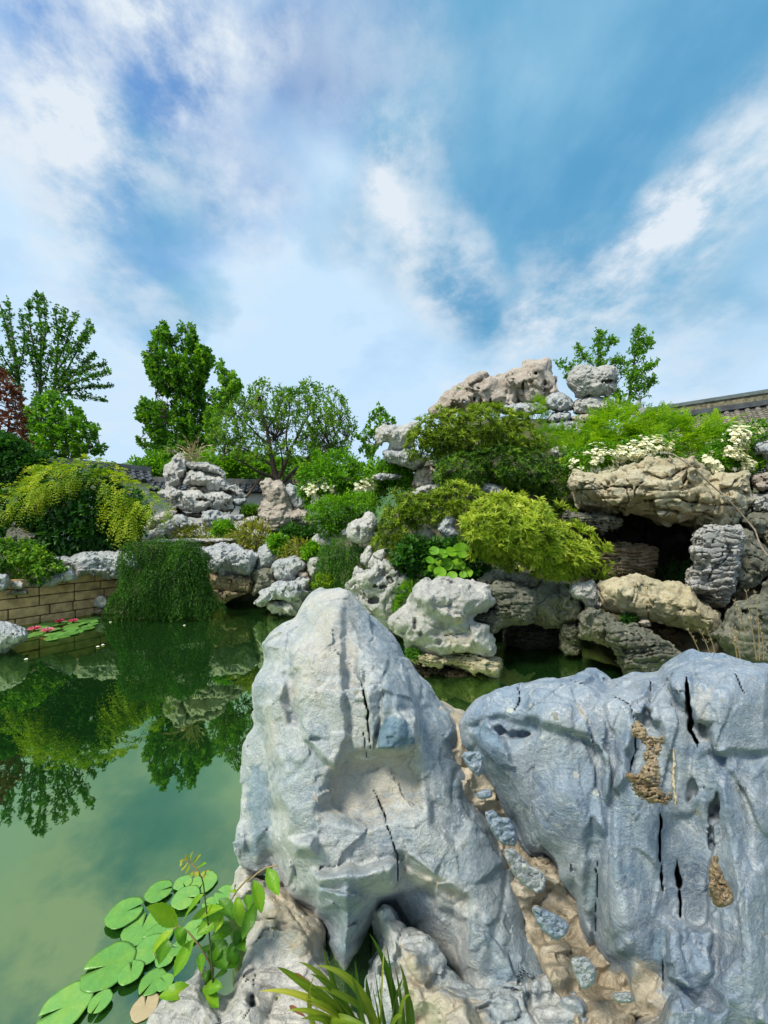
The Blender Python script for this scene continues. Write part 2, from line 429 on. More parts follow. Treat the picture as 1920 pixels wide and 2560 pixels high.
def broken(P, size, my, slope, g):
    """tilted flat faces with sharp edges: every cell of a jittered lattice carries its own plane"""
    q, _ = np.linalg.qr(g.normal(size=(3, 3))); Q = P / size; Q[:, 1] /= my; Q = (Q @ q.T + g.uniform(0, 90, 3)).astype(np.float32)
    n = len(Q); st = max(1, n // 400000 + 1)
    Q = Q + .15 * np.stack([pnoise(Q * 1.7 + k * 9) for k in range(3)], -1).astype(np.float32)
    i = np.floor(Q - .5).astype(np.int32); best = np.full(n, 9e9, np.float32); vec = np.zeros((n, 3), np.float32); bid = np.zeros(n, np.int32)
    J = (.5 + .34 * _gv).astype(np.float32)
    for a in (0, 1):
        for b in (0, 1):
            for c in (0, 1):
                k = i + np.array((a, b, c), np.int32); h = _gp[_gp[_gp[k[:, 0] & 255] + (k[:, 1] & 255)] + (k[:, 2] & 255)]
                v = Q - k - J[h]; d = np.einsum('ij,ij->i', v, v)
                m = d < best; best = np.where(m, d, best); vec = np.where(m[:, None], v, vec); bid = np.where(m, h, bid)
    return size * slope * (np.einsum('ij,ij->i', _gv[(bid * 7 + 3) & 255], vec) + .16 * _val[bid])

_seed = [100]
def rock(label, out, Y, T=0.5, kind='grey', name='limestone_rock', cat='rock', group='limestone rocks', lean=0.0, R=None, p=2.4,
         rough=1.0, strata=0.0, crack=0.5, pits=None, slots=(), plates=(), blobs=(), stain=(), chip=(), cell=None, Tb=None, dip=0.0, parent=None, facet=0.5, my=1.0, bed=.085, cuts=.62, cutr=1.0, grow=.35):
    _seed[0] += 1; g = np.random.default_rng(_seed[0])
    poly = chaikin(Z(out))
    lo, hi = poly.min(0), poly.max(0); W_, H_ = hi - lo
    s = math.sqrt(W_ * H_)
    K = FPX / Y
    tf = T * K; tb = (Tb if Tb else T) * K
    if R is None: R = 0.36 * min(W_, H_)
    R = min(R, 0.49 * min(W_, H_))
    if cell is None: cell = float(np.clip(s / 62, 1.9, 5.0))
    pad = 0.10 * s + 3 * cell
    ext = max((b[3] for b in blobs), default=0) + max((pl[1] for pl in plates), default=0)
    xs = np.arange(lo[0] - pad, hi[0] + pad, cell); ys = np.arange(lo[1] - pad, hi[1] + pad, cell)
    ln = lean * K
    ws = np.arange(-tf - pad - max(ext, 0) - abs(ln) * .55, tb + pad + abs(ln) * .55, cell)
    PX, PY = np.meshgrid(xs, ys, indexing='ij'); P2 = np.stack([PX, PY], -1)
    d2 = poly_sd(P2, poly)
    q = 0.030 * s * rough
    d2 = d2 + q * grid_noise(xs, ys, np.array([0., 1.]), .13 * s, .13 * s, 9, g)[..., 0] + .5 * q * grid_noise(xs, ys, np.array([0., 1.]), .05 * s, .05 * s, 9, g)[..., 0]
    e = np.maximum((R - d2) / R, 0)
    Tf = np.full_like(d2, tf)
    for (ps, off, soft) in plates:
        pp = Z(ps)
        dd = poly_sd(P2, pp) + 0.25 * soft * grid_noise(xs, ys, np.array([0., 1.]), max(8, soft), max(8, soft), 9, g)[..., 0]
        Tf = Tf + off * sstep(dd / soft + .5)
    for (bx, by, sg, off) in blobs:
        Tf = Tf + off * np.exp(-((PX - bx) ** 2 + (PY - by) ** 2) / (2 * sg * sg))
    Tf = np.maximum(Tf, 0.12 * tf)
    w0 = ln * ((lo[1] + hi[1]) / 2 - PY) / max(H_, 1)
    ww = ws[None, None, :] - w0[..., None]
    gq = np.where(ww < 0, -ww / Tf[..., None], ww / tb).astype(np.float32)
    F = ((e[..., None] ** p + gq ** p) ** (1 / p) - 1).astype(np.float32) * min(R, tf)
    def N(l, m=1.0): return grid_perlin(xs, ys, ws, l * s, g, m, 5 if l > .12 else 4)
    ad = (.060 * s * rough) * N(.45, my) + (.028 * s * rough) * N(.19, my)
    if facet: ad += (.075 * s * facet) * np.abs(N(.30, my))
    if s / cell > 30: ad += (.016 * s * rough) * N(.085, my)
    if s / cell > 30: ad += (.009 * s * rough) * np.abs(grid_noise(xs, ys, ws, .04 * s, .04 * s * my, .04 * s, g))
    if crack:
        n = N(.36, my); ad += (.045 * s * crack) * np.exp(-(n / .05) ** 2)
        n = N(.22, my); ad += (.026 * s * crack) * np.exp(-(n / .06) ** 2)
    if strata:
        l = max(bed * s, 3.4 * cell)
        ph = (PY[..., None] + dip * PX[..., None] + .9 * l * N(.55) + .45 * l * N(.2)) / l; ph -= ph.min()
        tab = g.uniform(-1, 1, int(ph.max()) + 2).astype(np.float32); kk = ph.astype(np.int32); fr_ = ph - kk
        ad += .030 * s * strata * (tab[kk] * (.6 + .8 * N(.5)) + .55 * (fr_ - .5)) + .030 * s * strata * np.exp(-(np.minimum(fr_, 1 - fr_) / .13) ** 2)
    band = np.abs(F) < .08 * s
    F += ad - (ad[band].mean() + grow * ad[band].std())
    if cuts:                                         # broken planar faces
        ii = np.argwhere((np.abs(F) < .036 * s * max(cuts, .3)**.5) & (ww < .35 * tf))
        PW = np.stack([xs[ii[:, 0]], ys[ii[:, 1]], ws[ii[:, 2]]], -1)
        dd = 0
        for sz, am in ((.21, 1.0), (.075, .8)):
            if sz * s < 4 * cell: continue
            dd = dd + broken(PW, sz * s * cutr, my, am * .26 * cuts, g)
        if np.ndim(dd): F[tuple(ii.T)] += (dd - dd.mean() + .1 * dd.std()).astype(np.float32)
    prof = np.maximum(1 - e ** p, 0) ** (1 / p)
    wf = w0 - Tf * prof
    if pits:
        fr = FR[pits[0]]
        for pt in pits[1]:
            cx, cy = fr[0] + pt[0] / fr[2], fr[1] + pt[1] / fr[2]; rx, ry = pt[2] / fr[2], pt[3] / fr[2]
            rd = (pt[4] / fr[2]) if len(pt) > 4 else 1.6 * max(rx, ry)
            rx, ry = max(rx, 1.25 * cell), max(ry, 1.25 * cell)
            ix, iy = int(np.clip((cx - xs[0]) / cell, 0, len(xs) - 1)), int(np.clip((cy - ys[0]) / cell, 0, len(ys) - 1))
            sl = (slice(max(0, int((cx - 2 * rx - xs[0]) / cell) - 2), int((cx + 2 * rx - xs[0]) / cell) + 3),
                  slice(max(0, int((cy - 2 * ry - ys[0]) / cell) - 2), int((cy + 2 * ry - ys[0]) / cell) + 3))
            qq = np.sqrt(((PX[sl] - cx) / rx)[..., None] ** 2 + ((PY[sl] - cy) / ry)[..., None] ** 2 + ((ws - wf[ix, iy]) / rd)[None, None, :] ** 2)
            qq = qq * (1 + .38 * pnoise(np.stack(np.broadcast_arrays(PX[sl][..., None] / (.9 * min(rx, ry)), PY[sl][..., None] / (.9 * min(rx, ry)), ws[None, None, :] / 30 + cx), -1)))
            a, b = F[sl], -(qq - 1) * min(rx, ry); k = .5 * min(rx, ry)
            hh = np.clip(.5 + .5 * (a - b) / k, 0, 1)
            F[sl] = b * (1 - hh) + a * hh + k * hh * (1 - hh)
    for (ps, wid, dep) in slots:                     # tapering cracks
        zl = Z(ps); zl = np.concatenate([zl[:1]] + [np.stack([a_ + (b_ - a_) * k_ / 4 + (g.normal(0, 1.6, 2) if k_ < 4 else 0) for k_ in range(1, 5)]) for a_, b_ in zip(zl[:-1], zl[1:])])
        l0, l1 = zl.min(0) - 3 * wid - 12, zl.max(0) + 3 * wid + 12
        sl = (slice(*np.searchsorted(xs, (l0[0], l1[0]))), slice(*np.searchsorted(ys, (l0[1], l1[1]))))
        Q2 = P2[sl]
        if not Q2.size: continue
        dl = line_dist(Q2, zl); de = np.minimum(np.hypot(*(np.moveaxis(Q2, -1, 0) - zl[0][:, None, None])), np.hypot(*(np.moveaxis(Q2, -1, 0) - zl[-1][:, None, None])))
        wv = .72 * wid * (0.8 + .7 * pnoise(np.concatenate([Q2 / 16, Q2[..., :1] * 0 + len(zl)], -1))) * np.clip(.25 + de / (6 * wid + 20), 0, 1)
        wv = np.maximum(wv, .45 * cell)
        dp = np.clip(1 - (ws[None, None, :] - (wf[sl] - 10)[..., None]) / (dep + 10), 0, 1)
        cs = np.where(dp > 0, dl[..., None] - wv[..., None] * (.25 + .75 * dp), 9)
        F[sl] = np.maximum(F[sl], -cs.astype(np.float32))
    F[0], F[-1], F[:, 0], F[:, -1], F[:, :, 0], F[:, :, -1] = 5, 5, 5, 5, 5, 5
    V, Q = surface_nets(F)
    px, py, w = xs[0] + V[:, 0] * cell, ys[0] + V[:, 1] * cell, ws[0] + V[:, 2] * cell
    Yd = np.maximum(Y * (1 + w / FPX), .25)
    X = Wp(px, py, Yd)
    at = {}
    for key, lst in (('stain', stain), ('chip', chip)):
        if lst:
            v = np.zeros(len(px)); PP = np.stack([px, py], -1)
            nz = pnoise(np.stack([px / 14, py / 14, w / 14], -1)) + .6 * pnoise(np.stack([px / 5, py / 5, w / 5], -1))
            for (ps, soft, amt) in lst:
                v = np.maximum(v, amt * sstep((poly_sd(PP, Z(ps)) + nz * soft * .6) / soft + .5))
            at[key] = v
    base = np.array([X[:, 0].mean(), X[:, 1].mean(), X[:, 2].min()]) if parent is None else np.zeros(3)
    o = mk(name, X - base, Q[:, ::-1], rock_mat(kind, Y, strata), smooth=True, attrs=at)
    o.location = base
    if parent is not None: under(o, parent)
    else: tag(o, label, cat, group)
    return o

# ------------------------------------------------------------------ leaves
TPL = dict(
    rhomb=(np.array([(0, 0, 0), (.45, .5, .06), (1, 0, -.06), (.45, -.5, .06)]), [(0, 1, 2, 3)]),
    oval=(np.array([(0, 0, 0), (.30, .5, .08), (.72, .38, .06), (1, 0, -.10), (.72, -.38, .06), (.30, -.5, .08)]), [(0, 1, 2, 3), (0, 3, 4, 5)]),
    lobed=(np.array([(0, 0, 0), (.12, .52, .05), (.45, .30, .05), (.62, .50, .03), (1, 0, -.1), (.62, -.50, .03), (.45, -.30, .05), (.12, -.52, .05)]), [(0, 1, 2, 4), (2, 3, 4, 4), (0, 4, 6, 7), (4, 5, 6, 6)]))
TPL['lobed'] = (TPL['lobed'][0], [(0, 1, 2, 4), (0, 4, 6, 7)], [(2, 3, 4), (4, 5, 6)])

def unit(v): return v / np.maximum(np.linalg.norm(v, axis=-1, keepdims=True), 1e-9)

class Leaves:
    def __init__(s): s.P = []; s.A = []; s.N = []; s.L = []; s.W = []; s.t = []
    def add(s, P, A, N, L, W, t):
        n = len(P)
        s.P.append(P); s.A.append(np.broadcast_to(A, (n, 3))); s.N.append(np.broadcast_to(N, (n, 3)))
        s.L.append(np.broadcast_to(L, n)); s.W.append(np.broadcast_to(W, n)); s.t.append(np.broadcast_to(t, n))
    def arrays(s, tpl):
        P, A, N, L, W, t = [np.concatenate(x) for x in (s.P, s.A, s.N, s.L, s.W, s.t)]
        A = unit(A); S = unit(np.cross(N, A)); U = np.cross(A, S)
        T = TPL[tpl]; v = T[0]; k = len(v)
        V = P[:, None] + v[None, :, 0:1] * L[:, None, None] * A[:, None] + v[None, :, 1:2] * W[:, None, None] * S[:, None] + v[None, :, 2:3] * L[:, None, None] * U[:, None]
        base = (np.arange(len(P)) * k)[:, None, None]
        Fs = [(base + np.array(f)[None]).reshape(-1, len(f[0])) for f in T[1:]]
        return V.reshape(-1, 3), Fs, np.repeat(t, k)
    def build(s, name, tpl, mat, root=None, smooth=False):
        V, Fs, t = s.arrays(tpl)
        o = mk(name, V, Fs, mat, smooth=smooth, attrs={'tint': t})
        if root is not None: under(o, root)
        return o

class Tubes:
    def __init__(s): s.V = []; s.F = []; s.n = 0
    def add(s, pts, r, k=6):
        pts = np.asarray(pts, float); r = np.broadcast_to(r, len(pts))
        d = unit(np.gradient(pts, axis=0)); up = np.where(np.abs(d[:, 2:3]) > .9, [[1., 0, 0]], [[0., 0, 1]])
        a = unit(np.cross(d, up)); b = np.cross(d, a)
        th = np.arange(k) / k * 2 * math.pi
        V = pts[:, None] + r[:, None, None] * (np.cos(th)[None, :, None] * a[:, None] + np.sin(th)[None, :, None] * b[:, None])
        n = len(pts); i = np.arange(n - 1)[:, None] * k + np.arange(k)[None]; j = np.arange(n - 1)[:, None] * k + (np.arange(k)[None] + 1) % k
        s.V.append(V.reshape(-1, 3)); s.F.append((np.stack([i, j, j + k, i + k], -1).reshape(-1, 4)) + s.n); s.n += n * k
        e = np.arange(n - 1, n) * k
        return s
    def build(s, name, mat, root=None):
        o = mk(name, np.concatenate(s.V), np.concatenate(s.F), mat, smooth=True)
        if root is not None: under(o, root)
        return o

def rsphere(n):
    return unit(rng.normal(size=(n, 3)))

def shell(poly, Y, T, n, umin=.45, umax=1.0, front=.75, p=2.2, R=None, lean=0., lump=0.0):
    """points in the outer part of an inflated outline, with outward normals (world)"""
    lo, hi = poly.min(0), poly.max(0)
    if R is None: R = .42 * min(*(hi - lo))
    out = np.zeros((0, 2))
    while len(out) < n:
        q = rng.uniform(lo, hi, (2 * n, 2)); out = np.concatenate([out, q[poly_sd(q, poly) > 0]])
    q = out[:n]; d = poly_sd(q, poly); h = 2.0
    gr = np.stack([poly_sd(q + (h, 0), poly) - d, poly_sd(q + (0, h), poly) - d], -1) / h
    e = np.clip((R - d) / R, 0, 1); prof = (1 - e ** p) ** (1 / p)
    u = rng.uniform(umin, umax, n) ** .6; sg = np.where(rng.random(n) < front, -1., 1.)
    Tm = T * prof * u * sg
    Yd = Y + Tm + lean * ((lo[1] + hi[1]) / 2 - q[:, 1]) / (hi[1] - lo[1])
    N = np.stack([-gr[:, 0] * e, sg * (prof * .9 + .1), gr[:, 1] * e], -1)
    X = Wp(q[:, 0], q[:, 1], Yd); N = unit(N)
    if lump: X = X + N * (lump * (pnoise(X / (2.2 * lump) + 4.4) + .5 * pnoise(X / (.9 * lump) + 1.7)))[:, None]
    return X, N, q, u

def gate(P, wl, th, g=0.0):
    n = pnoise(P / wl + g) + .5 * pnoise(P / wl * 2.3 + g + 5)
    return n > th

def shrub(label, out, Y, T, leaf, kind='leafy', n=400, px=9.0, wide=.45, cl=10, rad=12.0, name='shrub', cat='shrub', group=None, tint=(.2, .8), gap=-.9, wl=.5,
          front=.75, lean=0., droop=.0, stems=0, top_tint=0.0, umin=.5, root=None, part='foliage', extra=None, tpl=None, new=None, knd=None, lump=.11):
    poly = Z(out) if isinstance(out, str) else out
    k = Y / FPX
    P, N, q, u = shell(poly, Y, T, n, front=front, lean=lean, umin=umin, lump=lump * T * 2)
    m = gate(P, wl, gap, len(label) % 17); P, N, q, u = P[m], N[m], q[m], u[m]; n = len(P)
    Lv = Leaves(); base_t = rng.uniform(tint[0], tint[1], n)
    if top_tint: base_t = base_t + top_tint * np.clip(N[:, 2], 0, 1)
    base_t = base_t + .16 * pnoise(P / (.35 * T + .1) + 8)
    if new is not None:                              # patches of young yellow growth
        base_t = base_t + new[1] * (pnoise(P / new[0] + 3) > new[2])
    up = np.array([0, 0, 1.])
    if kind == 'rosette':                            # whorls of narrow leaves
        c = unit(N + .55 * up + .45 * rsphere(n)); wh = rng.normal(0, .14, n)
        for j in range(cl):
            r = rsphere(n); side = unit(np.cross(c, r))
            a = unit(c * rng.uniform(.15, .8, (n, 1)) + side * rng.uniform(.7, 1.1, (n, 1)))
            Lv.add(P + rad * k * .05 * r, a, unit(c + .4 * rsphere(n)), px * k * rng.uniform(.7, 1.25, n), px * k * wide * rng.uniform(.8, 1.2, n), np.clip(base_t + wh + rng.normal(0, .07, n), 0, 1))
        tp = 'rhomb'
    elif kind == 'leafy':
        for j in range(cl):
            r = rsphere(n); off = rad * k * r * rng.uniform(.2, 1, (n, 1))
            a = unit(.8 * N + .9 * rsphere(n) + (.25 - droop) * up)
            Lv.add(P + off, a, unit(N * .5 + up * .9 + .6 * rsphere(n)), px * k * rng.uniform(.65, 1.3, n), px * k * wide * rng.uniform(.8, 1.2, n), np.clip(base_t + rng.normal(0, .13, n), 0, 1))
        tp = 'oval'
    elif kind == 'feather':                          # fronds with two rows of leaflets
        ax = unit(N * .7 + (.55 - droop) * up + .55 * rsphere(n))
        side = unit(np.cross(ax, up + .3 * rsphere(n))); nrm = np.cross(side, ax)
        for j in range(cl):
            tt = (j + .5) / cl
            c = P + ax * (rad * k * tt) - up * (rad * k * (.10 + droop * .9) * tt * tt)
            for sg in (-1, 1):
                a = unit(ax * .55 + sg * side + .25 * rsphere(n) - droop * .4 * up)
                sc = (1 - .55 * tt) * px * k * rng.uniform(.8, 1.2, n)
                Lv.add(c, a, unit(nrm + .35 * rsphere(n)), sc, sc * wide, np.clip(base_t + .12 * tt + rng.normal(0, .09, n), 0, 1))
        tp = 'rhomb'
    elif kind == 'strand':                           # hanging shoots
        ax = unit(N * .9 + .35 * up + .5 * rsphere(n)); ln = rad * k * rng.uniform(.6, 1.4, n)
        for j in range(cl):
            tt = (j + .5) / cl
            c = P + ax * (ln * .45 * tt)[:, None] - up * (ln * (tt ** 1.7) * .9)[:, None]
            a = unit(ax * (1 - tt) - up * (.3 + tt) + .8 * rsphere(n))
            Lv.add(c, a, rsphere(n), px * k * rng.uniform(.7, 1.3, n), px * k * wide, np.clip(base_t + rng.normal(0, .12, n), 0, 1))
        tp = 'rhomb'
    elif kind == 'grass':
        ax = unit(N * .3 + up * .8 + .5 * rsphere(n)); ln = rad * k * rng.uniform(.6, 1.3, n)
        side = unit(np.cross(ax, rsphere(n)))
        pts = [P + ax * (ln * t)[:, None] - up * (ln * .55 * t * t)[:, None] + unit(N + .01) * (ln * .35 * t * t)[:, None] for t in (0, .35, .7, 1.0)]
        for j in range(3):
            d = pts[j + 1] - pts[j]
            Lv.add(pts[j] - .1 * d, d, unit(np.cross(d, side)), np.linalg.norm(d, axis=1) * 1.25, px * k * wide, np.clip(base_t + .1 * j, 0, 1))
        tp = 'rhomb'
    if extra is not None: extra(P, N, k)
    tp = tpl or tp
    if root is None and not stems:
        base = np.array([P[:, 0].mean(), Y, P[:, 2].min()])
        V, Fs, t = Lv.arrays(tp)
        o = mk(name, V - base, Fs, LEAF[leaf], attrs={'tint': t}); o.location = base
        return tag(o, label, cat, group, knd)
    if root is None:
        b = Wp(poly[:, 0].mean(), poly[:, 1].max(), Y); root = empty(name, tuple(b)); tag(root, label, cat, group)
        tb = Tubes()
        for j in range(stems):
            i = rng.integers(n); e = P[i] * .75 + b * .25 + (P[i] - b) * .1; s0 = b + np.array([rng.uniform(-.1, .1), rng.uniform(-.1, .1), -.05])
            mid = (s0 + e) / 2 + rng.normal(0, .12, 3) + (0, 0, .1 * np.linalg.norm(e - s0))
            t = np.linspace(0, 1, 7)[:, None]; pts = (1 - t) ** 2 * s0 + 2 * t * (1 - t) * mid + t * t * e
            tb.add(pts, np.linspace(2.6, .8, 7) * k, 5)
        tb.build('stem', BARK_PALE, root)
    Lv.build(part, tp, LEAF[leaf], root)
    return root

def flowers_on(root, out, Y, T, n, px, leaf='flower', cl=7, rad=9, part='blossom', front=.95, lean=0., bias=0.05):
    """small five petal blossoms in loose heads over the front of a shrub"""
    poly = Z(out); k = Y / FPX
    P, N, q, u = shell(poly, Y - bias, T, n, umin=.95, front=front, lean=lean)
    m = gate(P, .16, .05, 2.2); P, N = P[m], N[m]; n = len(P)
    Lv = Leaves(); up = np.array([0, 0, 1.])
    for j in range(cl):
        c = P + rad * k * rsphere(n) * rng.uniform(.2, 1, (n, 1)); f = unit(N * .8 + up * .7 + .4 * rsphere(n))
        s1 = unit(np.cross(f, rsphere(n))); s2 = np.cross(f, s1)
        for a in range(5):
            th = a * 2 * math.pi / 5
            Lv.add(c, unit(math.cos(th) * s1 + math.sin(th) * s2 + .25 * f), f, px * k, px * k * .8, rng.uniform(.1, 1, n))
    return Lv.build(part, 'rhomb', LEAF[leaf], root)

# ------------------------------------------------------------------ trees: limbs read from the photograph, twigs and leaf sprays grown round them
def tree(label, limbs, Y, leaf, crown=None, n=300, spread=1.0, px=9., wide=.5, cl=12, rad=14., T=None, along=(), r0=5., gap=-.6, wl=.8, name='tree', cat='tree', group=None,
         tint=(.15, .75), tpl='oval', bark=None, upw=.5, twig=True, base=None, umin=.25, front=.6, tw=.7):
    k = Y / FPX; bark = bark or BARK
    L3 = []; tb = Tubes()
    allp = []
    for li, (s, ra, rb) in enumerate(limbs):
        p2 = Z(s)
        # resample and wobble
        seg = np.concatenate([[0], np.cumsum(np.linalg.norm(np.diff(p2, axis=0), axis=1))]); m = max(4, int(seg[-1] / 14))
        t = np.linspace(0, seg[-1], m); q = np.stack([np.interp(t, seg, p2[:, 0]), np.interp(t, seg, p2[:, 1])], -1)
        q[1:-1] += rng.normal(0, 1.2, (m - 2, 2))
        if m > 4: q[1:-1] = (q[:-2] + 2 * q[1:-1] + q[2:]) / 4
        y0 = 0.0
        if allp:
            A = np.concatenate(allp); j = np.argmin((A[:, 0] - q[0, 0]) ** 2 + (A[:, 1] - q[0, 1]) ** 2)
            if np.hypot(*(A[j, :2] - q[0])) < 30: y0 = A[j, 2]
        y1 = y0 + (rng.uniform(-1, 1) * spread if li else 0)
        yy = y0 + (y1 - y0) * np.linspace(0, 1, m) ** 1.2
        allp.append(np.column_stack([q, yy]))
        X = Wp(q[:, 0], q[:, 1], Y + yy); L3.append((X, q))
        tb.add(X, np.linspace(ra, rb, m) * k, 7 if ra > 3 else 5)
    LP = np.concatenate([x[0] for x in L3])
    Ps = []; up = np.array([0, 0, 1.])
    if crown:
        for ci, cs in enumerate([crown] if isinstance(crown, str) else crown):
            P, N, q, u = shell(Z(cs), Y, T or 2.0, n if not isinstance(n, (list, tuple)) else n[ci], umin=umin, front=front)
            m = gate(P, wl, gap, 7.7); Ps.append((P[m], N[m]))
    for (s, cnt, sig) in along:
        p2 = Z(s); seg = np.concatenate([[0], np.cumsum(np.linalg.norm(np.diff(p2, axis=0), axis=1))])
        t = rng.uniform(.0, 1, cnt) ** .85 * seg[-1]; q = np.stack([np.interp(t, seg, p2[:, 0]), np.interp(t, seg, p2[:, 1])], -1)
        A = np.concatenate(allp); j = np.argmin(((A[None, :, :2] - q[:, None]) ** 2).sum(-1), 1)
        fall = sig * (1.15 - .7 * t / seg[-1])
        off = rng.normal(0, 1, (cnt, 2)) * fall[:, None]
        P = Wp(q[:, 0] + off[:, 0], q[:, 1] + off[:, 1], Y + A[j, 2] + rng.normal(0, 1, cnt) * fall * k)
        Ps.append((P, unit(rsphere(cnt) + .01)))
    P = np.concatenate([x[0] for x in Ps]); N = np.concatenate([x[1] for x in Ps]); n = len(P)
    near = np.zeros(n, int)
    for a in range(0, n, 500): near[a:a + 500] = np.argmin(((P[a:a + 500, None] - LP[None]) ** 2).sum(-1), 1)
    B = LP[near]; dirv = unit(P - B + up * .15 * np.linalg.norm(P - B, axis=1, keepdims=True))
    if twig:
        for i in rng.permutation(n)[:int(n * tw)]:
            d = np.linalg.norm(P[i] - B[i])
            if d > 140 * k: continue
            mid = (P[i] + B[i]) / 2 + rng.normal(0, .06 * d, 3) + up * (-.06 * d)
            tb.add([B[i], mid, P[i]], np.array([.85, .6, .3]) * k * 1.1, 3)
    root = empty(name, tuple(LP[0] if base is None else base)); tag(root, label, cat, group)
    tb.build('trunk', bark, root)
    Lv = Leaves(); bt = rng.uniform(*tint, n)
    ax = unit(dirv * .8 + up * upw + .5 * rsphere(n))
    for j in range(cl):
        tt = rng.uniform(-.6, .8, (n, 1))
        c = P + ax * tt * rad * k + rsphere(n) * rad * k * .38 * rng.uniform(.3, 1, (n, 1))
        a = unit(ax * .5 + rsphere(n) + .1 * up)
        Lv.add(c, a, unit(up * .7 + rsphere(n)), px * k * rng.uniform(.6, 1.3, n), px * k * wide * rng.uniform(.8, 1.2, n), np.clip(bt + rng.normal(0, .14, n), 0, 1))
    Lv.build('crown', tpl, LEAF[leaf], root)
    return root
# ------------------------------------------------------------------ setting: terrain, pond, hill
POND = np.array([(-14, -8), (-12, -1), (-10.4, 3.6), (-9.3, 6.0), (-8.07, 8.08), (-7.07, 9.78), (-5.6, 10.7), (-3.5, 10.9), (-2.5, 10.3), (-1.5, 8.9), (-.5, 7.7), (.6, 6.7), (1.7, 6.3),
                 (2.2, 7.6), (3.3, 7.7), (3.9, 6.0), (4.6, 4.6), (4.2, 2.9), (3.0, .8), (1.2, .45), (-.6, .4), (-1.2, 0), (-1.9, -1), (-2.5, -8)], float)

def ground_z(x, y):
    P = np.stack([x, y], -1); d = -poly_sd(P, POND)
    farside = sstep((y - 3.2) / 1.5) * 1.0
    near = .30 * sstep(d / .6) + .02 * np.minimum(np.maximum(d, 0), 5)
    far = 1.28 * sstep((d - .25) / .7) + .085 * np.clip(d, 0, 7)
    far = far + sstep((x + .5) / 3.0) * sstep((y - 7.8) / 3.4) * 3.7 * (1 - sstep((y - 17) / 8)) * (1 - .62 * sstep((x - 5.5) / 3))
    cave = np.exp(-(((x - 6.0) / 3.0) ** 2 + ((y - 7.0) / 1.9) ** 2) ** 3)
    far = far * (1 - cave) + .45 * cave * np.minimum(1, np.maximum(d, 0) / .5)
    land = near * (1 - farside) + far * farside
    land = land + .05 * pnoise(np.stack([x * 1.3, y * 1.3, x * 0], -1)) * sstep(d / .5)
    return np.where(d < 0, -.8, land - .8 * (1 - sstep(d / .12)))

def build_ground():
    gx = np.unique(np.concatenate([np.linspace(-14, 14, 170), -14 - 9 * (1.22 ** np.arange(0, 20) - 1), 14 + 9 * (1.22 ** np.arange(0, 20) - 1)]))
    gy = np.unique(np.concatenate([np.linspace(-6, 20, 160), 20 + 9 * (1.24 ** np.arange(0, 20) - 1), -6 - 9 * (1.3 ** np.arange(0, 8) - 1)]))
    X, Y = np.meshgrid(gx, gy, indexing='ij'); Zz = ground_z(X, Y)
    V = np.stack([X, Y, Zz], -1).reshape(-1, 3); ny = len(gy)
    i = (np.arange(len(gx) - 1)[:, None] * ny + np.arange(ny - 1)[None]).reshape(-1, 1)
    m, t = new_mat('earth')
    co = t.n('ShaderNodeTexCoord').outputs['Object']
    n = t.noise(co, 1.2, 8, .65); f = t.noise(co, 14, 6, .7)
    c = t.mix(t.rng(n, .42, .58), (.045, .070, .018), (.085, .070, .045))
    c = t.mix(t.rng(f, .45, .7), c, (.13, .115, .08))
    bp = t.n('ShaderNodeBump', i={'Strength': .8, 'Distance': .06, 'Height': t.math('ADD', f, n)}).outputs[0]
    finish(t, t.n('ShaderNodeBsdfPrincipled', i={'Base Color': c, 'Roughness': .95, 'Normal': bp}).outputs[0])
    tag(mk('ground', V, i + np.array([[0, ny, ny + 1, 1]]), m, smooth=True), kind='structure')

def build_water():
    m, t = new_mat('pond_water')
    co = t.n('ShaderNodeTexCoord').outputs['Object']
    n = t.noise(co, .35, 4, .55)
    body = t.mix(t.rng(n, .35, .65), (.005, .023, .005), (.009, .031, .007))
    h = t.math('ADD', t.noise(co, 2.2, 2, .5), t.math('MULTIPLY', t.noise(co, 9, 2, .5), .12))
    bp = t.n('ShaderNodeBump', i={'Strength': .05, 'Distance': .02, 'Height': h}).outputs[0]
    fr = t.n('ShaderNodeFresnel', i={'IOR': 1.333, 'Normal': bp}).outputs[0]
    k = t.math('ADD', .42, t.math('MULTIPLY', fr, .55), clamp=True)
    df = t.n('ShaderNodeBsdfDiffuse', i={'Color': body}).outputs[0]
    gl = t.n('ShaderNodeBsdfGlossy', i={'Color': (.66, .88, .42, 1), 'Roughness': .015, 'Normal': bp}).outputs[0]
    finish(t, t.n('ShaderNodeMixShader', i={0: k, 1: df, 2: gl}).outputs[0])
    V = [(-16, -8, 0), (8, -8, 0), (8, 12, 0), (-16, 12, 0)]
    tag(mk('water', V, np.array([[0, 1, 2, 3]]), m), kind='structure')

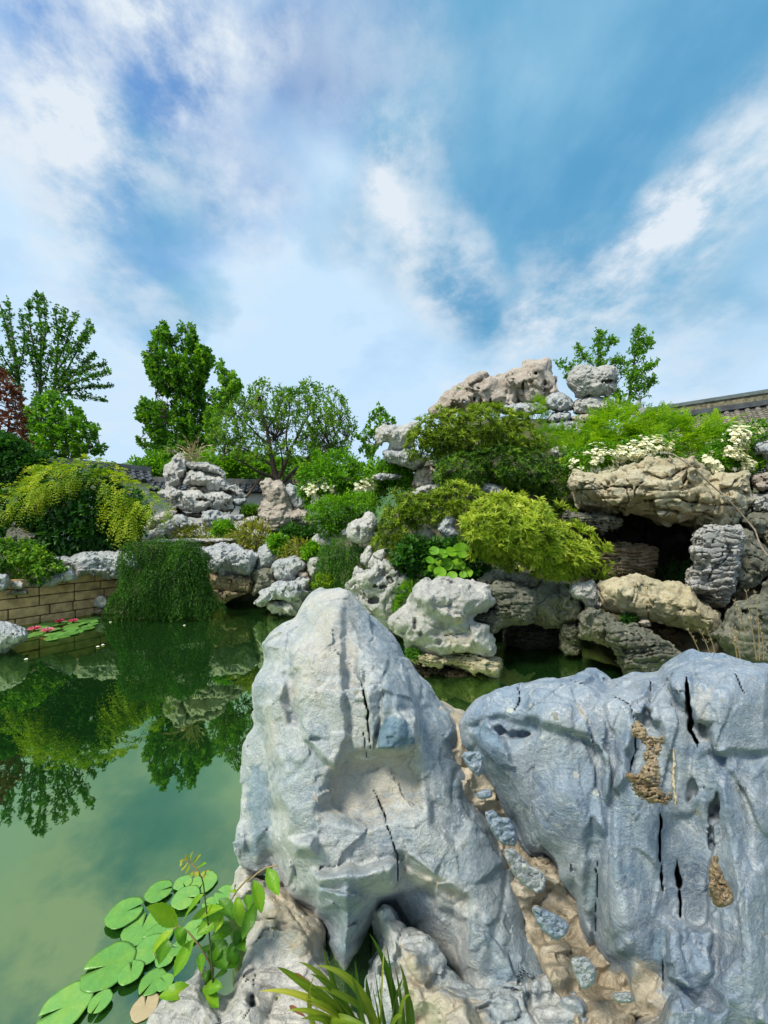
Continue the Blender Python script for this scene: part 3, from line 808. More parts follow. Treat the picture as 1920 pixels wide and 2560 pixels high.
def build_hill():
    xs = np.linspace(-230, 40, 160); ys = np.linspace(120, 260, 50)
    X, Y = np.meshgrid(xs, ys, indexing='ij')
    r = np.interp(X / 150 * FPX + CX, [-700, -300, 0, 230, 300, 370, 440, 560, 700, 900, 1100, 1300], [10, 22, 27, 25, 28, 31, 31.5, 30, 30, 26, 16, 2])
    Zz = 1.5 + r * np.exp(-((Y - 165) / 34) ** 2) * 1.06
    q = np.stack([X / 7, Y / 7, X * 0], -1); Zz = Zz + 1.6 * pnoise(q) + 1.1 * pnoise(q * 2.3)
    V = np.stack([X, Y, Zz], -1).reshape(-1, 3); ny = len(ys)
    i = (np.arange(len(xs) - 1)[:, None] * ny + np.arange(ny - 1)[None]).reshape(-1, 1)
    m, t = new_mat('wooded_slope')
    co = t.n('ShaderNodeTexCoord').outputs['Object']
    n = t.noise(co, .09, 8, .7); f = t.noise(co, .5, 6, .7)
    c = t.mix(t.rng(n, .4, .6), (.05, .13, .055), (.10, .20, .05)); c = t.mix(t.rng(f, .45, .7), c, (.035, .095, .06))
    finish(t, t.n('ShaderNodeBsdfPrincipled', i={'Base Color': c, 'Roughness': .95, 'Normal': t.n('ShaderNodeBump', i={'Strength': 1.0, 'Distance': 1.5, 'Height': f}).outputs[0]}).outputs[0])
    tag(mk('hill', V, i + np.array([[0, ny, ny + 1, 1]]), m, smooth=True), kind='structure')
build_ground(); build_water(); build_hill()

# ------------------------------------------------------------------ built structures
def boxes(lst):
    """list of (centre, half x, half y, half z, x axis, y axis) -> vertices, quads"""
    Vs, Fs = [], []
    for c, hx, hy, hz, ax, ay in lst:
        ax, ay = unit(np.array(ax, float)), unit(np.array(ay, float)); az = np.cross(ax, ay)
        v = [np.array(c) + sx * hx * ax + sy * hy * ay + sz * hz * az for sz in (-1, 1) for sx, sy in ((-1, -1), (1, -1), (1, 1), (-1, 1))]
        b = 8 * len(Vs); Vs.append(v)
        Fs += [[b, b + 3, b + 2, b + 1], [b + 4, b + 5, b + 6, b + 7], [b, b + 1, b + 5, b + 4], [b + 1, b + 2, b + 6, b + 5], [b + 2, b + 3, b + 7, b + 6], [b + 3, b, b + 4, b + 7]]
    return np.array(Vs).reshape(-1, 3), np.array(Fs)

TILE = plain('roof_tile', (.16, .145, .12), .85, .35, 5, .006)
TILE_DARK = plain('dark_tile', (.055, .065, .075), .7, .4, 5, .006)
PLASTER = plain('white_plaster', (.74, .74, .70), .9, .06, 3, .003)
TIMBER = plain('timber_pole', (.10, .07, .045), .85, .35, 12, .004)

def tiled_slope(top0, top1, down, width, step=.26, rad=.075, course=.22, name='tiles', mat=None, root=None):
    """rows of half round cover tiles over stepped pan tiles, running down from the line top0-top1"""
    top0, top1 = np.array(top0, float), np.array(top1, float); d = top1 - top0; L = np.linalg.norm(d); d /= L
    dn = unit(np.array(down, float)); nr = unit(np.cross(d, dn)); nr = nr if nr[2] > 0 else -nr
    Vs, Fs = [], []; nb = 0
    n = int(L / step); m = max(2, int(width / course)); th = np.linspace(0, math.pi, 7)
    for j in range(m):                               # pan courses, each a lipped strip
        a = dn * (j * course); b = dn * ((j + 1) * course + .03)
        q = [top0 + a, top1 + a, top1 + b + nr * .035, top0 + b + nr * .035, top0 + b, top1 + b]
        Vs.append(np.array(q)); Fs += [[nb, nb + 1, nb + 2, nb + 3], [nb + 3, nb + 2, nb + 5, nb + 4]]; nb += 6
    for i in range(n + 1):
        o = top0 + d * (i * L / max(n, 1))
        for j in range(m):                           # every cover tile tapers and laps the next
            for (e, s) in ((0, .88), (1, 1.06)):
                c = o + dn * ((j + e) * course + .035 * e) + nr * (.02 + .012 * e)
                Vs.append(c + rad * s * (np.cos(th)[:, None] * d + np.sin(th)[:, None] * nr))
            for k in range(6): Fs.append([nb + k, nb + k + 1, nb + 8 + k, nb + 7 + k])
            Fs.append([nb + 7, nb + 8, nb + 12, nb + 13]); Fs.append([nb + 8, nb + 9, nb + 11, nb + 12]); nb += 14
    o = mk(name, np.concatenate(Vs), np.array(Fs), mat or TILE)
    return under(o, root) if root is not None else o

def garden_wall(label, P0, P1, ridge_z, face, drop=.62, depth=.55):
    P0, P1 = np.array([*P0, 0.]), np.array([*P1, 0.]); d = unit(P1 - P0); f = np.array([*face, 0.]); f = unit(f - d * (f @ d))
    root = empty('garden_wall', tuple((P0 + P1) / 2 + np.array([0, 0, 1.2]))); tag(root, label, 'wall', 'tile capped garden walls')
    mid = (P0 + P1) / 2; L = np.linalg.norm(P1 - P0); up = np.array([0, 0, 1.])
    V, F = boxes([(mid + up * (ridge_z - drop) / 2, L / 2, .16, (ridge_z - drop) / 2, d, f)]); under(mk('wall_body', V, F, PLASTER), root)
    for s, nm in ((1, 'tiled_coping'), (-1, 'tiled_coping')):
        dn = unit(f * s * depth - up * (drop - .15))
        tiled_slope(P0 + up * (ridge_z - .14), P1 + up * (ridge_z - .14), dn, math.hypot(depth, drop - .15), name=nm, mat=TILE_DARK, root=root)
    V, F = boxes([(mid + up * (ridge_z - .12), L / 2 + .05, .15, .07, d, f), (mid + up * (ridge_z - .015), L / 2 + .08, .10, .045, d, f)])
    under(mk('ridge_cap', V, F, plain('ridge_tile', (.13, .135, .13), .8, .3, 4, .005)), root)
    return root
garden_wall('long garden wall under grey ridge tiles, running back from the red maple to the dome shrub', (-14.2, 10.2), (-9.2, 15.0), 4.51, (1, -1))
garden_wall('low white garden wall with dark tile coping behind the rock stack and crabapple', (-10.6, 16.4), (-1.5, 18.0), 4.33, (0, -1))

def masonry():
    root = empty('retaining_wall', (-7.6, 8.9, 0)); tag(root, 'tan stone block retaining wall standing in the pond under the grey capstones', 'wall')
    A, B = np.array([-9.4, 5.83, 0]), np.array([-6.75, 10.3, 0]); d = unit(B - A); n = np.array([d[1], -d[0], 0]); L = np.linalg.norm(B - A)
    g = np.random.default_rng(5); bl = []
    z = -.32
    for r in range(6):
        h = (.24, .23, .22, .22, .20, .20)[r]; x = -g.uniform(0, .4)
        while x < L:
            w = g.uniform(.34, .72)
            bl.append((A + d * (x + w / 2) + n * g.uniform(-.012, .012) + np.array([0, 0, z + h / 2]), w / 2 - .009, .17, h / 2 - .009, d, -n)); x += w
        z += h
    V, F = boxes(bl)
    m = plain('tan_sandstone', (.42, .28, .14), .9, .35, 5, .02)
    o = mk('blockwork', V, F, m); under(o, root)
    md = o.modifiers.new('edge', 'BEVEL'); md.width = .022; md.segments = 2
    V, F = boxes([((A + B) / 2 - n * .10 + np.array([0, 0, .32]), L / 2, .20, .62, d, -n)])
    under(mk('mortar_core', V, F, plain('dark_mortar', (.10, .08, .06), .95, .3, 8)), root)
masonry()

def hall():
    E0 = Wp(1612, 1026, 16.0) - np.array([0, 0, .45]); z0 = E0[2]
    d = np.array([.807, -.591, 0]); E1 = E0 + d * 11; dn = unit(np.array([-.591, -.807, 0]) - np.array([0, 0, .60])); f = np.array([-.591, -.807, 0]); up = np.array([0, 0, 1.])
    root = empty('garden_hall', (E0[0] + 2, E0[1] - 2, 2.0)); tag(root, 'hall with a sloping roof of grey brown half round tiles and a banded ridge', 'building')
    tiled_slope(E0 - up * .12, E1 - up * .12, dn, 4.2, step=.28, rad=.085, course=.20, name='tiled_roof', mat=plain('hall_tile', (.20, .18, .145), .9, .4, 3, .01), root=root)
    tiled_slope(E0 - up * .12, E1 - up * .12, unit(-f - .6 * up), 4.2, step=.28, rad=.085, course=.20, name='tiled_roof', mat=plain('hall_tile', (.20, .18, .145), .9, .4, 3, .01), root=root)
    mid = (E0 + E1) / 2; L = 5.5
    V, F = boxes([(mid - up * .02, L, .20, .05, d, f), (mid + up * .08, L, .17, .045, d, f)]); under(mk('ridge_base', V, F, TILE_DARK), root)
    V, F = boxes([(mid + up * .25, L, .12, .125, d, f)]); under(mk('ridge_band', V, F, plain('ridge_brick', (.17, .155, .10), .9, .5, 9, .02)), root)
    V, F = boxes([(mid + up * .40, L + .05, .17, .04, d, f), (mid + up * .465, L + .05, .10, .045, d, f)]); under(mk('ridge_cap', V, F, plain('ridge_top', (.10, .13, .13), .6, .3, 4)), root)
    hip = [E0 + dn * t + unit(-d) * .05 + up * .10 for t in np.linspace(-.05, 4.2, 12)]
    tb = Tubes(); tb.add(hip, .13, 8); tb.add([p + up * .13 for p in hip], .09, 8); tb.build('verge_ridge', TILE_DARK, root)
    c = E0 + f * 1.9 + d * 5.5; V, F = boxes([(np.array([c[0] - f[0] * 1.9, c[1] - f[1] * 1.9, 2.3 + .5]), 5.2, 2.9, 1.9, d, f)]); under(mk('wall', V, F, PLASTER), root)
    rock('', 'K 90,500 112,340 150,285 165,238 190,222 228,250 200,262 192,300 212,345 245,380 285,335 300,360 262,410 235,455 190,470 150,440 110,520', 16.0, .16, 'cool', name='ridge_ornament', parent=root, rough=.5, crack=0, facet=0, R=9, cell=1.4)
hall()

# ------------------------------------------------------------------ foreground rocks
FG = 'foreground rocks'
R1 = rock('tall pointed blue grey rock standing at the near water edge', 'E 770,115 830,135 890,220 960,290 1050,390 1130,480 1190,590 1260,670 1340,755 1405,840 1465,920 1505,1000 1535,1120 1570,1250 1645,1395 F 182,755 272,942 372,1122 460,1322 548,1550 628,1672 706,1784 800,1876 876,1940 1010,2120 700,2300 M 1640,2100 1560,1850 1480,1660 1425,1500 1385,1410 1300,1320 1240,1250 1190,1120 1115,1000 1050,1090 1000,1200 920,1350 870,1450 835,1505 790,1420 740,1320 690,1140 620,1085 600,1040 460,960 430,850 370,740 330,640 300,720 225,775 150,725 95,645 85,540 105,290 130,100 E 140,1110 195,1030 200,1000 170,860 180,730 270,620 255,510 290,440 350,370 450,310 490,240 560,170 640,135',
     2.16, .47, 'blue', name='pointed_rock', group=FG, grow=.05, lean=.60, R=150, p=2.2, cell=3.7, rough=.20, crack=.08, facet=.20, Tb=.27, cuts=.30, cutr=.62,
     plates=[('E 825,140 960,290 1190,590 1475,1010 1659,1530 1500,1800 1340,1660 1290,1200 1255,900 1190,690 1040,610 890,450 810,280', -20, 22), ('E 1040,650 1180,700 1250,900 1260,1100 1200,1190 980,1180 1010,1000 1020,800', 40, 16),
             ('E 860,500 1060,600 1020,760 1000,1000 960,1170 900,760 850,640', 31, 12),
             ('E 90,1700 110,1300 140,1110 250,1020 330,1300 345,1700 330,2100 100,2100', -116, 60),
             ('E 440,560 480,420 560,250 640,200 780,250 760,600 800,1100 720,1300 520,1110 470,800', 25, 18),
             ('M 620,800 1190,720 1150,900 1090,1000 860,1440 835,1500 740,1300 620,1080', 68, 40),
             ('M 650,890 1100,960 880,1420 840,1500 740,1310 700,1150 630,1060', 22, 10),
             ('M 1230,700 1400,850 1659,960 1659,1640 1460,1590 1240,1200 1110,990 1200,860', -74, 60),
             ('E 700,1330 800,1230 1000,1200 1210,1210 1280,1400 1240,1560 900,1650 640,1560', -53, 60),
             ('E 400,690 470,680 460,880 480,1010 430,1000 390,850', -37, 24),
             ('M 450,560 620,540 640,650 500,640', 46, 30),
             ('M 1100,930 1420,870 1500,1010 1659,1090 1659,1010 1430,830 1230,740', 25, 26),
             ('E 280,440 440,330 600,180 500,420 440,640 330,820 260,900 200,860', -28, 18)],
     slots=[('E 890,740 920,880 940,1080 955,1170', 4, 60), ('E 760,330 770,480 790,560 830,650 880,730', 1.5, 22), ('M 1030,200 1110,370 1130,470 1180,600 1200,700 1205,850', 3.0, 45), ('E 980,1460 1030,1560 1055,1659', 1.5, 25), ('E 900,1060 930,1260', 1.2, 18), ('E 780,560 720,600', 1.5, 14)],
     pits=('E', [(445, 665, 22, 18, 40), (560, 660, 26, 12, 20), (590, 1110, 40, 14, 24)]),
     stain=[('E 700,1330 800,1220 1000,1190 1210,1200 1280,1400 1250,1480 900,1560 640,1540', 60, .55), ('E 300,1000 500,800 470,680 420,700 390,900 300,1200', 40, .35), ('M 1250,780 1500,900 1659,980 1659,900 1420,800', 40, .5), ('E 640,160 800,150 840,300 800,600 600,800 480,700', 90, .38)],
     chip=[('E 860,240 960,290 1190,590 1475,1010 1600,1400 F 340,1130 520,1560 760,1850 500,1900 200,1700 E 1500,1659 1330,1300 1290,1000 1230,700 1000,560 900,400', 60, .42), ('M 620,880 1120,950 860,1440 740,1320', 20, .40), ('E 1000,1170 990,1080 1040,980 1110,950 1200,1010 1235,1130 1150,1160', 8, .9), ('E 1020,660 1180,680 1230,900 1110,940 1010,960', 40, .5), ('E 190,1290 300,1320 260,1500 200,1659 165,1560', 22, .7), ('M 205,200 330,200 320,600 180,680', 20, .6)])

R2 = rock('broad blue grey rock face with deep grooves filling the near right', 'F 110,410 135,365 205,305 300,262 400,218 428,232 520,195 620,190 720,150 830,165 930,180 1040,170 1110,180 1150,140 1260,95 1350,80 1420,95 1560,110 1659,120 1800,200 1850,500 1850,2250 1000,2250 960,1940 900,1760 800,1640 760,1560 700,1440 640,1310 560,1240 540,1150 460,1060 400,920 330,800 270,680 190,560 140,480',
     2.0, .50, 'cliff', name='grooved_rock', group=FG, grow=.25, lean=.52, R=130, p=2.3, cell=3.9, rough=.36, crack=.22, facet=.42, Tb=.27, my=2.4, cuts=.30, cutr=.6,
     plates=[('F 60,380 300,240 420,230 480,420 560,800 700,1150 800,1450 900,1650 700,1700 400,1100 200,700', -55, 170), ('F 430,230 640,195 800,240 960,330 990,440 940,600 960,700 840,800 820,560 760,500 520,420 440,380', 26, 24),
             ('F 640,180 720,150 930,185 1100,190 1110,420 1030,440 960,320 800,240', 6, 16),
             ('F 1130,190 1260,95 1659,120 1659,560 1400,580 1330,560 1380,420 1290,420 1250,330', 34, 26),
             ('F 1000,380 1110,420 1200,700 1150,840 960,700 990,520', -18, 20),
             ('F 760,880 830,1000 800,1500 740,1400 740,1050', -34, 26),
             ('F 820,560 960,720 1110,850 1110,1100 1090,1400 860,1500 810,1300 850,950', 12, 30),
             ('F 1115,900 1300,860 1360,1000 1350,1440 1130,1460 1110,1200', -26, 40),
             ('F 1140,1400 1370,1480 1380,1680 1300,1780 1150,1700', 26, 22),
             ('F 1380,600 1659,600 1659,1942 1420,1942 1400,1400 1490,1280 1440,1000', 24, 50),
             ('F 800,1650 990,1560 1130,1680 1130,1942 860,1942', -40, 50),
             ('F 140,440 280,380 500,420 500,470 380,540 230,500', -30, 26), ('F 150,470 240,410 330,520 370,640 280,640', 26, 14)],
     slots=[('F 1245,190 1255,300 1270,430 1300,540', 11, 110), ('F 1250,420 1300,520', 20, 130), ('F 1110,850 1118,940 1112,1040 1118,1150 1125,1280', 6, 90), ('F 1115,1160 1125,1270', 13, 120), ('F 1195,1100 1210,1250 1215,1400', 13, 120), ('F 1125,1560 1130,1780', 4, 60),
            ('F 800,1120 795,1300 790,1480', 3, 30), ('F 1490,170 1540,270', 5, 50), ('F 400,225 405,300 375,360', 7, 60), ('F 820,600 815,760', 2.5, 18), ('F 1060,190 1065,260', 2.5, 24), ('F 830,200 832,260', 2, 20), ('F 985,450 990,560 955,680', 4, 40), ('F 640,195 800,250 960,330 990,420', 2.5, 22)],
     pits=('F', [(1045, 395, 30, 45, 60), (1345, 745, 40, 14, 30), (1392, 870, 42, 70, 60), (1372, 1000, 18, 90, 50), (400, 478, 100, 20, 46), (300, 455, 40, 26, 34), (795, 590, 30, 50, 34), (1325, 420, 20, 40, 30), (665, 1155, 8, 22, 20), (1270, 760, 30, 60, 40)]),
     stain=[('F 820,1650 960,1720 1000,1640 1100,1700 1120,1942 850,1942', 40, .8), ('F 1290,230 1370,250 1350,480 1310,500 1300,380', 26, .3), ('F 690,330 730,360 745,420 720,380', 8, .8)],
     chip=[('F 870,1090 960,1150 1030,1110 1040,1180 1000,1260 880,1190', 14, .5), ('F 150,460 230,420 300,520 330,650 240,600', 24, .6), ('F 240,480 350,560 420,420 480,430 380,560', 12, .5), ('F 760,880 830,1000 790,1500 740,1400', 30, .45), ('F 1050,1480 1130,1480 1130,1640 1070,1600', 16, .6)])
rock('', 'F 975,440 1000,430 1015,465 1100,500 1125,540 1100,580 1100,640 1120,770 1150,810 1090,822 1020,770 955,715 965,680 1040,690 1050,560 1030,510 990,490', 1.395, .022, 'tan', name='brown_inclusion', parent=R2, R=7, lean=.15, rough=1.6, strata=.8, crack=1, cell=2.0)
rock('', 'F 1178,545 1190,560 1190,700 1200,830 1185,835 1175,700', 1.38, .014, 'yellow', name='brown_inclusion', parent=R2, R=5, lean=.1, rough=1.3, cell=1.6)
rock('', 'F 1360,1160 1400,1080 1420,1190 1485,1260 1470,1330 1420,1352 1370,1300', 1.16, .03, 'tan', name='brown_inclusion', parent=R2, R=12, rough=1.2, crack=1.2, cell=2.0)

rock('pale cream grey base rock under the pointed rock, sloping into the pond', 'N 560,1330 690,1235 780,1130 860,1040 950,925 1050,790 1110,735 1190,760 1225,850 1262,985 1320,860 1400,700 1500,500 1330,490 1325,400 1345,240 1410,165 1480,190 1560,250 M 450,900 600,1050 690,1150 740,1320 800,1470 900,1560 1100,1640 1240,1700 1300,2200 300,2200 N 560,1500',
     1.98, .36, 'grey', name='base_rock', group=FG, lean=.52, R=90, rough=.36, crack=.15, cell=4, Tb=.4, cuts=.36, cutr=.6, facet=.25, stain=[('M 280,900 430,880 620,1080 700,1200 560,1330 420,1180 300,1120', 50, .85), ('M 1240,1320 1380,1420 1480,1600 1659,1660 1659,1825 1290,1825', 40, .7), ('N 1340,240 1480,180 1460,330 1380,400', 30, .3)],
     plates=[('M 250,1100 560,1330 1250,1330 1250,1825 300,1825', -30, 90), ('M 1250,1320 1360,1330 1440,1560 1659,1650 1659,1900 1300,1900', 50, 40)], slots=[('M 215,1480 205,1560', 4, 30), ('M 220,1110 400,1090', 2.5, 22), ('M 175,1730 140,1790', 3, 26)], pits=('M', [(190, 1660, 34, 52, 70), (830, 1330, 30, 30, 40)]))
rock('sandy mortar seam between the pointed rock and the grooved rock', 'F -10,330 60,390 130,385 220,540 310,680 380,800 460,920 520,1050 600,1140 640,1240 720,1300 780,1430 840,1540 940,1640 1150,1740 1200,2200 780,2200 640,1820 560,1680 480,1560 390,1330 300,1130 200,950 110,760 40,560',
     2.02, .20, 'mortar', name='mortar_seam', cat='mortar seam', group=None, lean=.62, R=26, p=4, rough=.6, crack=.1, cell=4.0, facet=.2, cuts=.3, cutr=.5)
rock('cream and grey lower rock under the right side of the pointed rock', 'M 1010,1040 1120,960 1300,1200 1450,1340 1600,1500 1800,1560 F 520,1620 700,1800 960,1990 960,2400 M 900,2300 900,1900 1010,1650 1060,1400', 1.78, .26, 'blue', name='base_rock', group=FG, lean=.34, R=60, rough=.6, crack=.3, cell=4.2, facet=.4, cuts=.4, cutr=.6,
     stain=[('M 1240,1320 1400,1420 1480,1590 1659,1650 F 200,1850 300,2000 M 1659,1900 1250,1900', 30, .8)], plates=[('M 1240,1310 1360,1330 1440,1560 1659,1650 1800,1900 1300,1900', 34, 40)])
for lab, ps, dy, kd in (('dark blue chip set high in the sandy seam', 'F 108,575 215,572 205,690 150,650', 0, 'cliff'), ('small flat blue chip set in the upper seam below the dark one', 'F 185,770 255,755 262,795 200,805', 0, 'cliff'),
                        ('dark slaty block set in the seam above the pale stone', 'F 228,880 280,870 300,900 355,910 385,1030 300,1020', -.02, 'cliff'), ('pale grey stone bulging from the middle of the seam', 'F 335,1075 380,1070 440,1140 520,1185 520,1250 470,1265 390,1200', -.08, 'cool'),
                        ('blue grey stone set low in the seam', 'F 470,1350 560,1380 645,1440 630,1480 580,1510 510,1450', -.05, 'cliff'), ('ring of blue flakes at the foot of the seam', 'F 665,1620 740,1610 785,1680 770,1740 720,1760 690,1690', -.03, 'blue'),
                        ('thin pale slab lying near the foot of the seam', 'F 870,1790 960,1780 980,1830 900,1835', -.02, 'cool')):
    p = Z(ps); yy = 2.02 + .62 * ((1690 - p[:, 1].mean()) / 930)
    c_ = p.mean(0); p = c_ + (p - c_) * 1.16
    rock(lab, 'S ' + ' '.join('%.1f,%.1f' % tuple(v) for v in p), yy - .145 + dy, .045, kd, name='embedded_stone', cat='stone', group='stones set in the mortar seam', R=8, cell=2.1, crack=.2, facet=.15, rough=.35, cuts=.5, p=3)

# ------------------------------------------------------------------ rocks of the far left bank
GB = 'rocks along the far bank'
rock('long grey capstone on the block wall under the dome shrub', 'L 440,1010 620,1000 720,980 960,965 1080,975 1180,1000 1190,1100 1080,1170 900,1190 800,1165 720,1190 650,1200 600,1110 520,1060', 9.55, .55, 'cool', group=GB, strata=.3)
rock('low grey capstone sloping down the wall toward the left corner', 'L 200,1290 220,1220 300,1190 420,1200 480,1160 590,1100 640,1150 640,1200 560,1230 420,1260 320,1285 260,1300', 8.75, .35, 'cool', group=GB, slots=[('L 430,1190 435,1250', 2, 20)])
rock('small rounded stone wedged between two capstones on the wall', 'L 80,1250 120,1215 190,1220 215,1260 190,1295 110,1290', 8.3, .25, 'grey', group=GB)
rock('rounded grey capstone at the left edge of the photo', 'L -160,1170 0,1156 50,1163 85,1210 70,1270 20,1300 -160,1300', 8.0, .35, 'cool', group=GB)
rock('thin flat stone lying on top of the block wall', 'L -40,1305 70,1300 230,1292 245,1330 100,1350 -40,1360', 8.25, .2, 'moss', group=GB)
rock('white fist shaped stone poking from the wall beside the jasmine', 'L 800,1395 840,1340 900,1340 940,1400 930,1455 850,1455 805,1435', 9.5, .22, 'grey', group=GB)
rock('flat tan ledge at the water line below the white stone', 'L 760,1500 820,1462 960,1460 1150,1490 1100,1520 900,1515', 9.6, .3, 'tan', group=GB)
rock('smooth boulder rising from the pond at the left edge', 'L -120,1565 0,1572 120,1590 210,1640 242,1690 190,1750 90,1790 20,1870 -120,1880', 6.45, .42, 'cool', name='pond_boulder', group=GB, rough=.6, crack=.1, R=36)
rock('pale rock half hidden under the left side of the dome shrub', 'L 40,860 70,770 130,740 220,790 320,800 335,860 200,890 100,890', 9.9, .4, 'moss', group=GB)

GS = 'rocks of the left rock stack'
rock('upright blocky pillar on the upper left of the rock stack', 'I 100,260 110,220 160,200 165,150 200,116 250,125 300,170 310,210 300,280 270,350 250,400 180,425 120,435 130,350 105,310', 13.2, .55, 'grey', group=GS, facet=1.2)
rock('top slab of the rock stack, tapering to the right', 'I 300,200 400,193 500,205 600,250 638,290 625,335 540,300 470,272 380,262 315,250', 13.2, .6, 'grey', group=GS, pits=('I', [(455, 240, 16, 9), (590, 270, 10, 14)]))
rock('second slab of the rock stack running out to a low right point', 'I 265,375 290,310 330,270 430,275 520,300 600,320 640,350 760,430 825,495 740,492 650,446 560,452 450,405 400,390 310,392', 13.1, .7, 'grey', group=GS, pits=('I', [(530, 315, 9, 7), (655, 370, 9, 9)]))
rock('small slab squeezed between the top and the wide tier of the stack', 'I 330,400 450,395 640,380 720,430 700,470 600,460 330,450', 13.3, .5, 'pink', group=GS)
rock('wide white tier of the rock stack pierced by a dark double hole', 'I 50,460 150,420 250,430 310,440 400,445 500,455 600,440 650,460 700,510 690,550 720,580 700,608 600,618 460,602 330,612 220,602 160,592 130,530', 12.7, .8, 'grey', group=GS, pits=('I', [(412, 515, 36, 17, 60), (465, 522, 20, 16, 50), (245, 550, 12, 8)]))
rock('thin stepped ledges at the right end of the rock stack', 'I 690,512 800,500 822,530 760,575 700,562', 12.8, .5, 'cool', group=GS, strata=.8)
rock('brown flat stone under the wide tier of the stack', 'I 160,620 200,612 330,640 430,622 440,672 300,660 160,690', 12.9, .6, 'pink', group=GS)
rock('low smooth boulder at the foot of the stack on the left', 'I 0,810 40,760 130,700 200,670 280,650 340,690 420,730 400,765 300,785 220,800 170,845 90,855 10,855', 12.0, .6, 'cool', group=GS, pits=('I', [(112, 818, 30, 10), (318, 706, 12, 9), (352, 738, 12, 9)]))
rock('pointed white rock with a round hole at the foot of the stack', 'I 430,665 470,610 530,600 580,620 610,660 690,650 712,700 710,750 640,775 560,755 500,785 450,745', 12.0, .5, 'cool', group=GS, pits=('I', [(620, 697, 22, 17), (560, 660, 12, 8)]))
rock('flat blue grey stone right of the pointed white rock', 'I 695,645 800,640 790,685 715,705', 12.3, .4, 'cool', group=GS)
rock('tilted grey slab leaning at the right foot of the stack', 'I 735,745 800,680 912,660 905,712 840,755', 12.0, .4, 'grey', group=GS)
rock('squat stones filling the base of the stack behind the shrub', 'I -60,700 60,640 160,600 230,620 180,690 40,760 -60,780', 12.6, .6, 'grey', group=GS)
rock('tall ribbed standing rock right of the white wall', 'I 918,640 935,560 950,480 960,380 1000,343 1040,370 1110,360 1132,410 1160,460 1180,540 1220,590 1290,600 1360,660 1422,720 1405,765 1250,752 1150,772 1050,803 980,775 930,722', 11.6, .6, 'pink', group=GS, strata=.4, pits=('I', [(1212, 622, 9, 8), (1256, 620, 10, 8), (1192, 660, 9, 8), (1250, 700, 46, 12, 40), (1270, 664, 9, 8)]))
rock('rough blue grey rock leaning behind the standing rock', 'I 1140,430 1200,383 1250,400 1260,450 1310,510 1342,580 1300,602 1230,596 1180,540 1155,465', 12.0, .5, 'cool', group=GS, facet=1.2, pits=('I', [(1265, 540, 10, 14)]))
rock('stone slab path edge between the grass clumps', 'I -30,868 300,853 720,848 705,880 400,892 -30,897', 11.2, .9, 'grey', name='path_slab', cat='slab', group=None, R=9, rough=.3)
rock('small dull stones beside the white wall foot', 'I 760,600 830,590 920,610 930,650 860,665 760,640', 12.9, .4, 'moss', group=GS)

rock('big flat topped slab overhanging the water right of the jasmine', 'I 430,935 600,908 760,922 795,950 880,970 922,1040 902,1110 860,1165 780,1162 680,1147 600,1152 480,1132 470,1040 430,990', 10.2, .75, 'cool', group=GB, slots=[('I 600,1080 560,1140', 2.5, 25), ('I 670,1040 690,1145', 2, 20)])
rock('tan cracked block under the flat topped slab', 'I 470,1150 600,1150 700,1155 862,1180 874,1230 852,1315 720,1325 600,1305 505,1295', 10.4, .7, 'tan', group=GB, slots=[('I 600,1200 690,1210 690,1290', 1.6, 20), ('I 800,1220 860,1260', 1.5, 16)])
rock('lowest jagged tan block dipping to the water', 'I 505,1290 640,1300 845,1318 700,1365 640,1405 580,1402', 10.4, .6, 'tan', group=GB)
rock('blue grey peaked rock behind the flat topped slab', 'I 905,965 980,888 1030,900 1060,960 1122,980 1060,1040 1040,1092 960,1122 895,1125 915,1040', 10.3, .5, 'cool', group=GB)
rock('rounded blue boulder above the flat ledge in the water', 'I 1038,1092 1080,1040 1140,1030 1220,1003 1300,1030 1332,1090 1300,1132 1262,1150 1262,1202 1200,1224 1100,1224 1058,1192 1058,1130', 9.6, .5, 'cool', group=GB)
rock('greenish rubble packed between the slab and the blue boulder', 'I 870,1135 960,1110 1062,1105 1075,1250 960,1300 880,1340 862,1320 885,1230', 10.0, .5, 'moss', group=GB, facet=1.5)
rock('flat blue ledge jutting over the water', 'I 888,1402 930,1350 928,1312 1000,1290 1060,1240 1180,1220 1340,1203 1354,1260 1342,1290 1402,1300 1340,1342 1250,1402 1200,1414 1100,1382 1000,1402 920,1432', 9.1, .6, 'cool', group=GB)
rock('undercut stones below the blue ledge', 'I 990,1392 1200,1405 1335,1332 1330,1430 1230,1530 1080,1500 1005,1470', 9.2, .5, 'grey', group=GB, facet=1.3)
rock('notched pale rock left of the fine leaved cushion plant', 'I 1350,1012 1430,998 1472,1040 1442,1080 1484,1092 1440,1152 1382,1185 1345,1110', 9.0, .35, 'grey', group=GB)
rock('pale rock behind the cushion plant', 'I 1368,862 1430,808 1520,830 1562,880 1545,935 1440,945 1388,902', 9.6, .45, 'grey', group=GB)
rock('small pale stone beside the bright bush', 'I 1088,822 1160,828 1202,880 1192,912 1130,904 1088,862', 10.6, .3, 'grey', group=GB)
rock('tan stone below the notched rock', 'I 1255,1135 1350,1140 1375,1202 1360,1240 1265,1214', 9.5, .35, 'pink', group=GB)

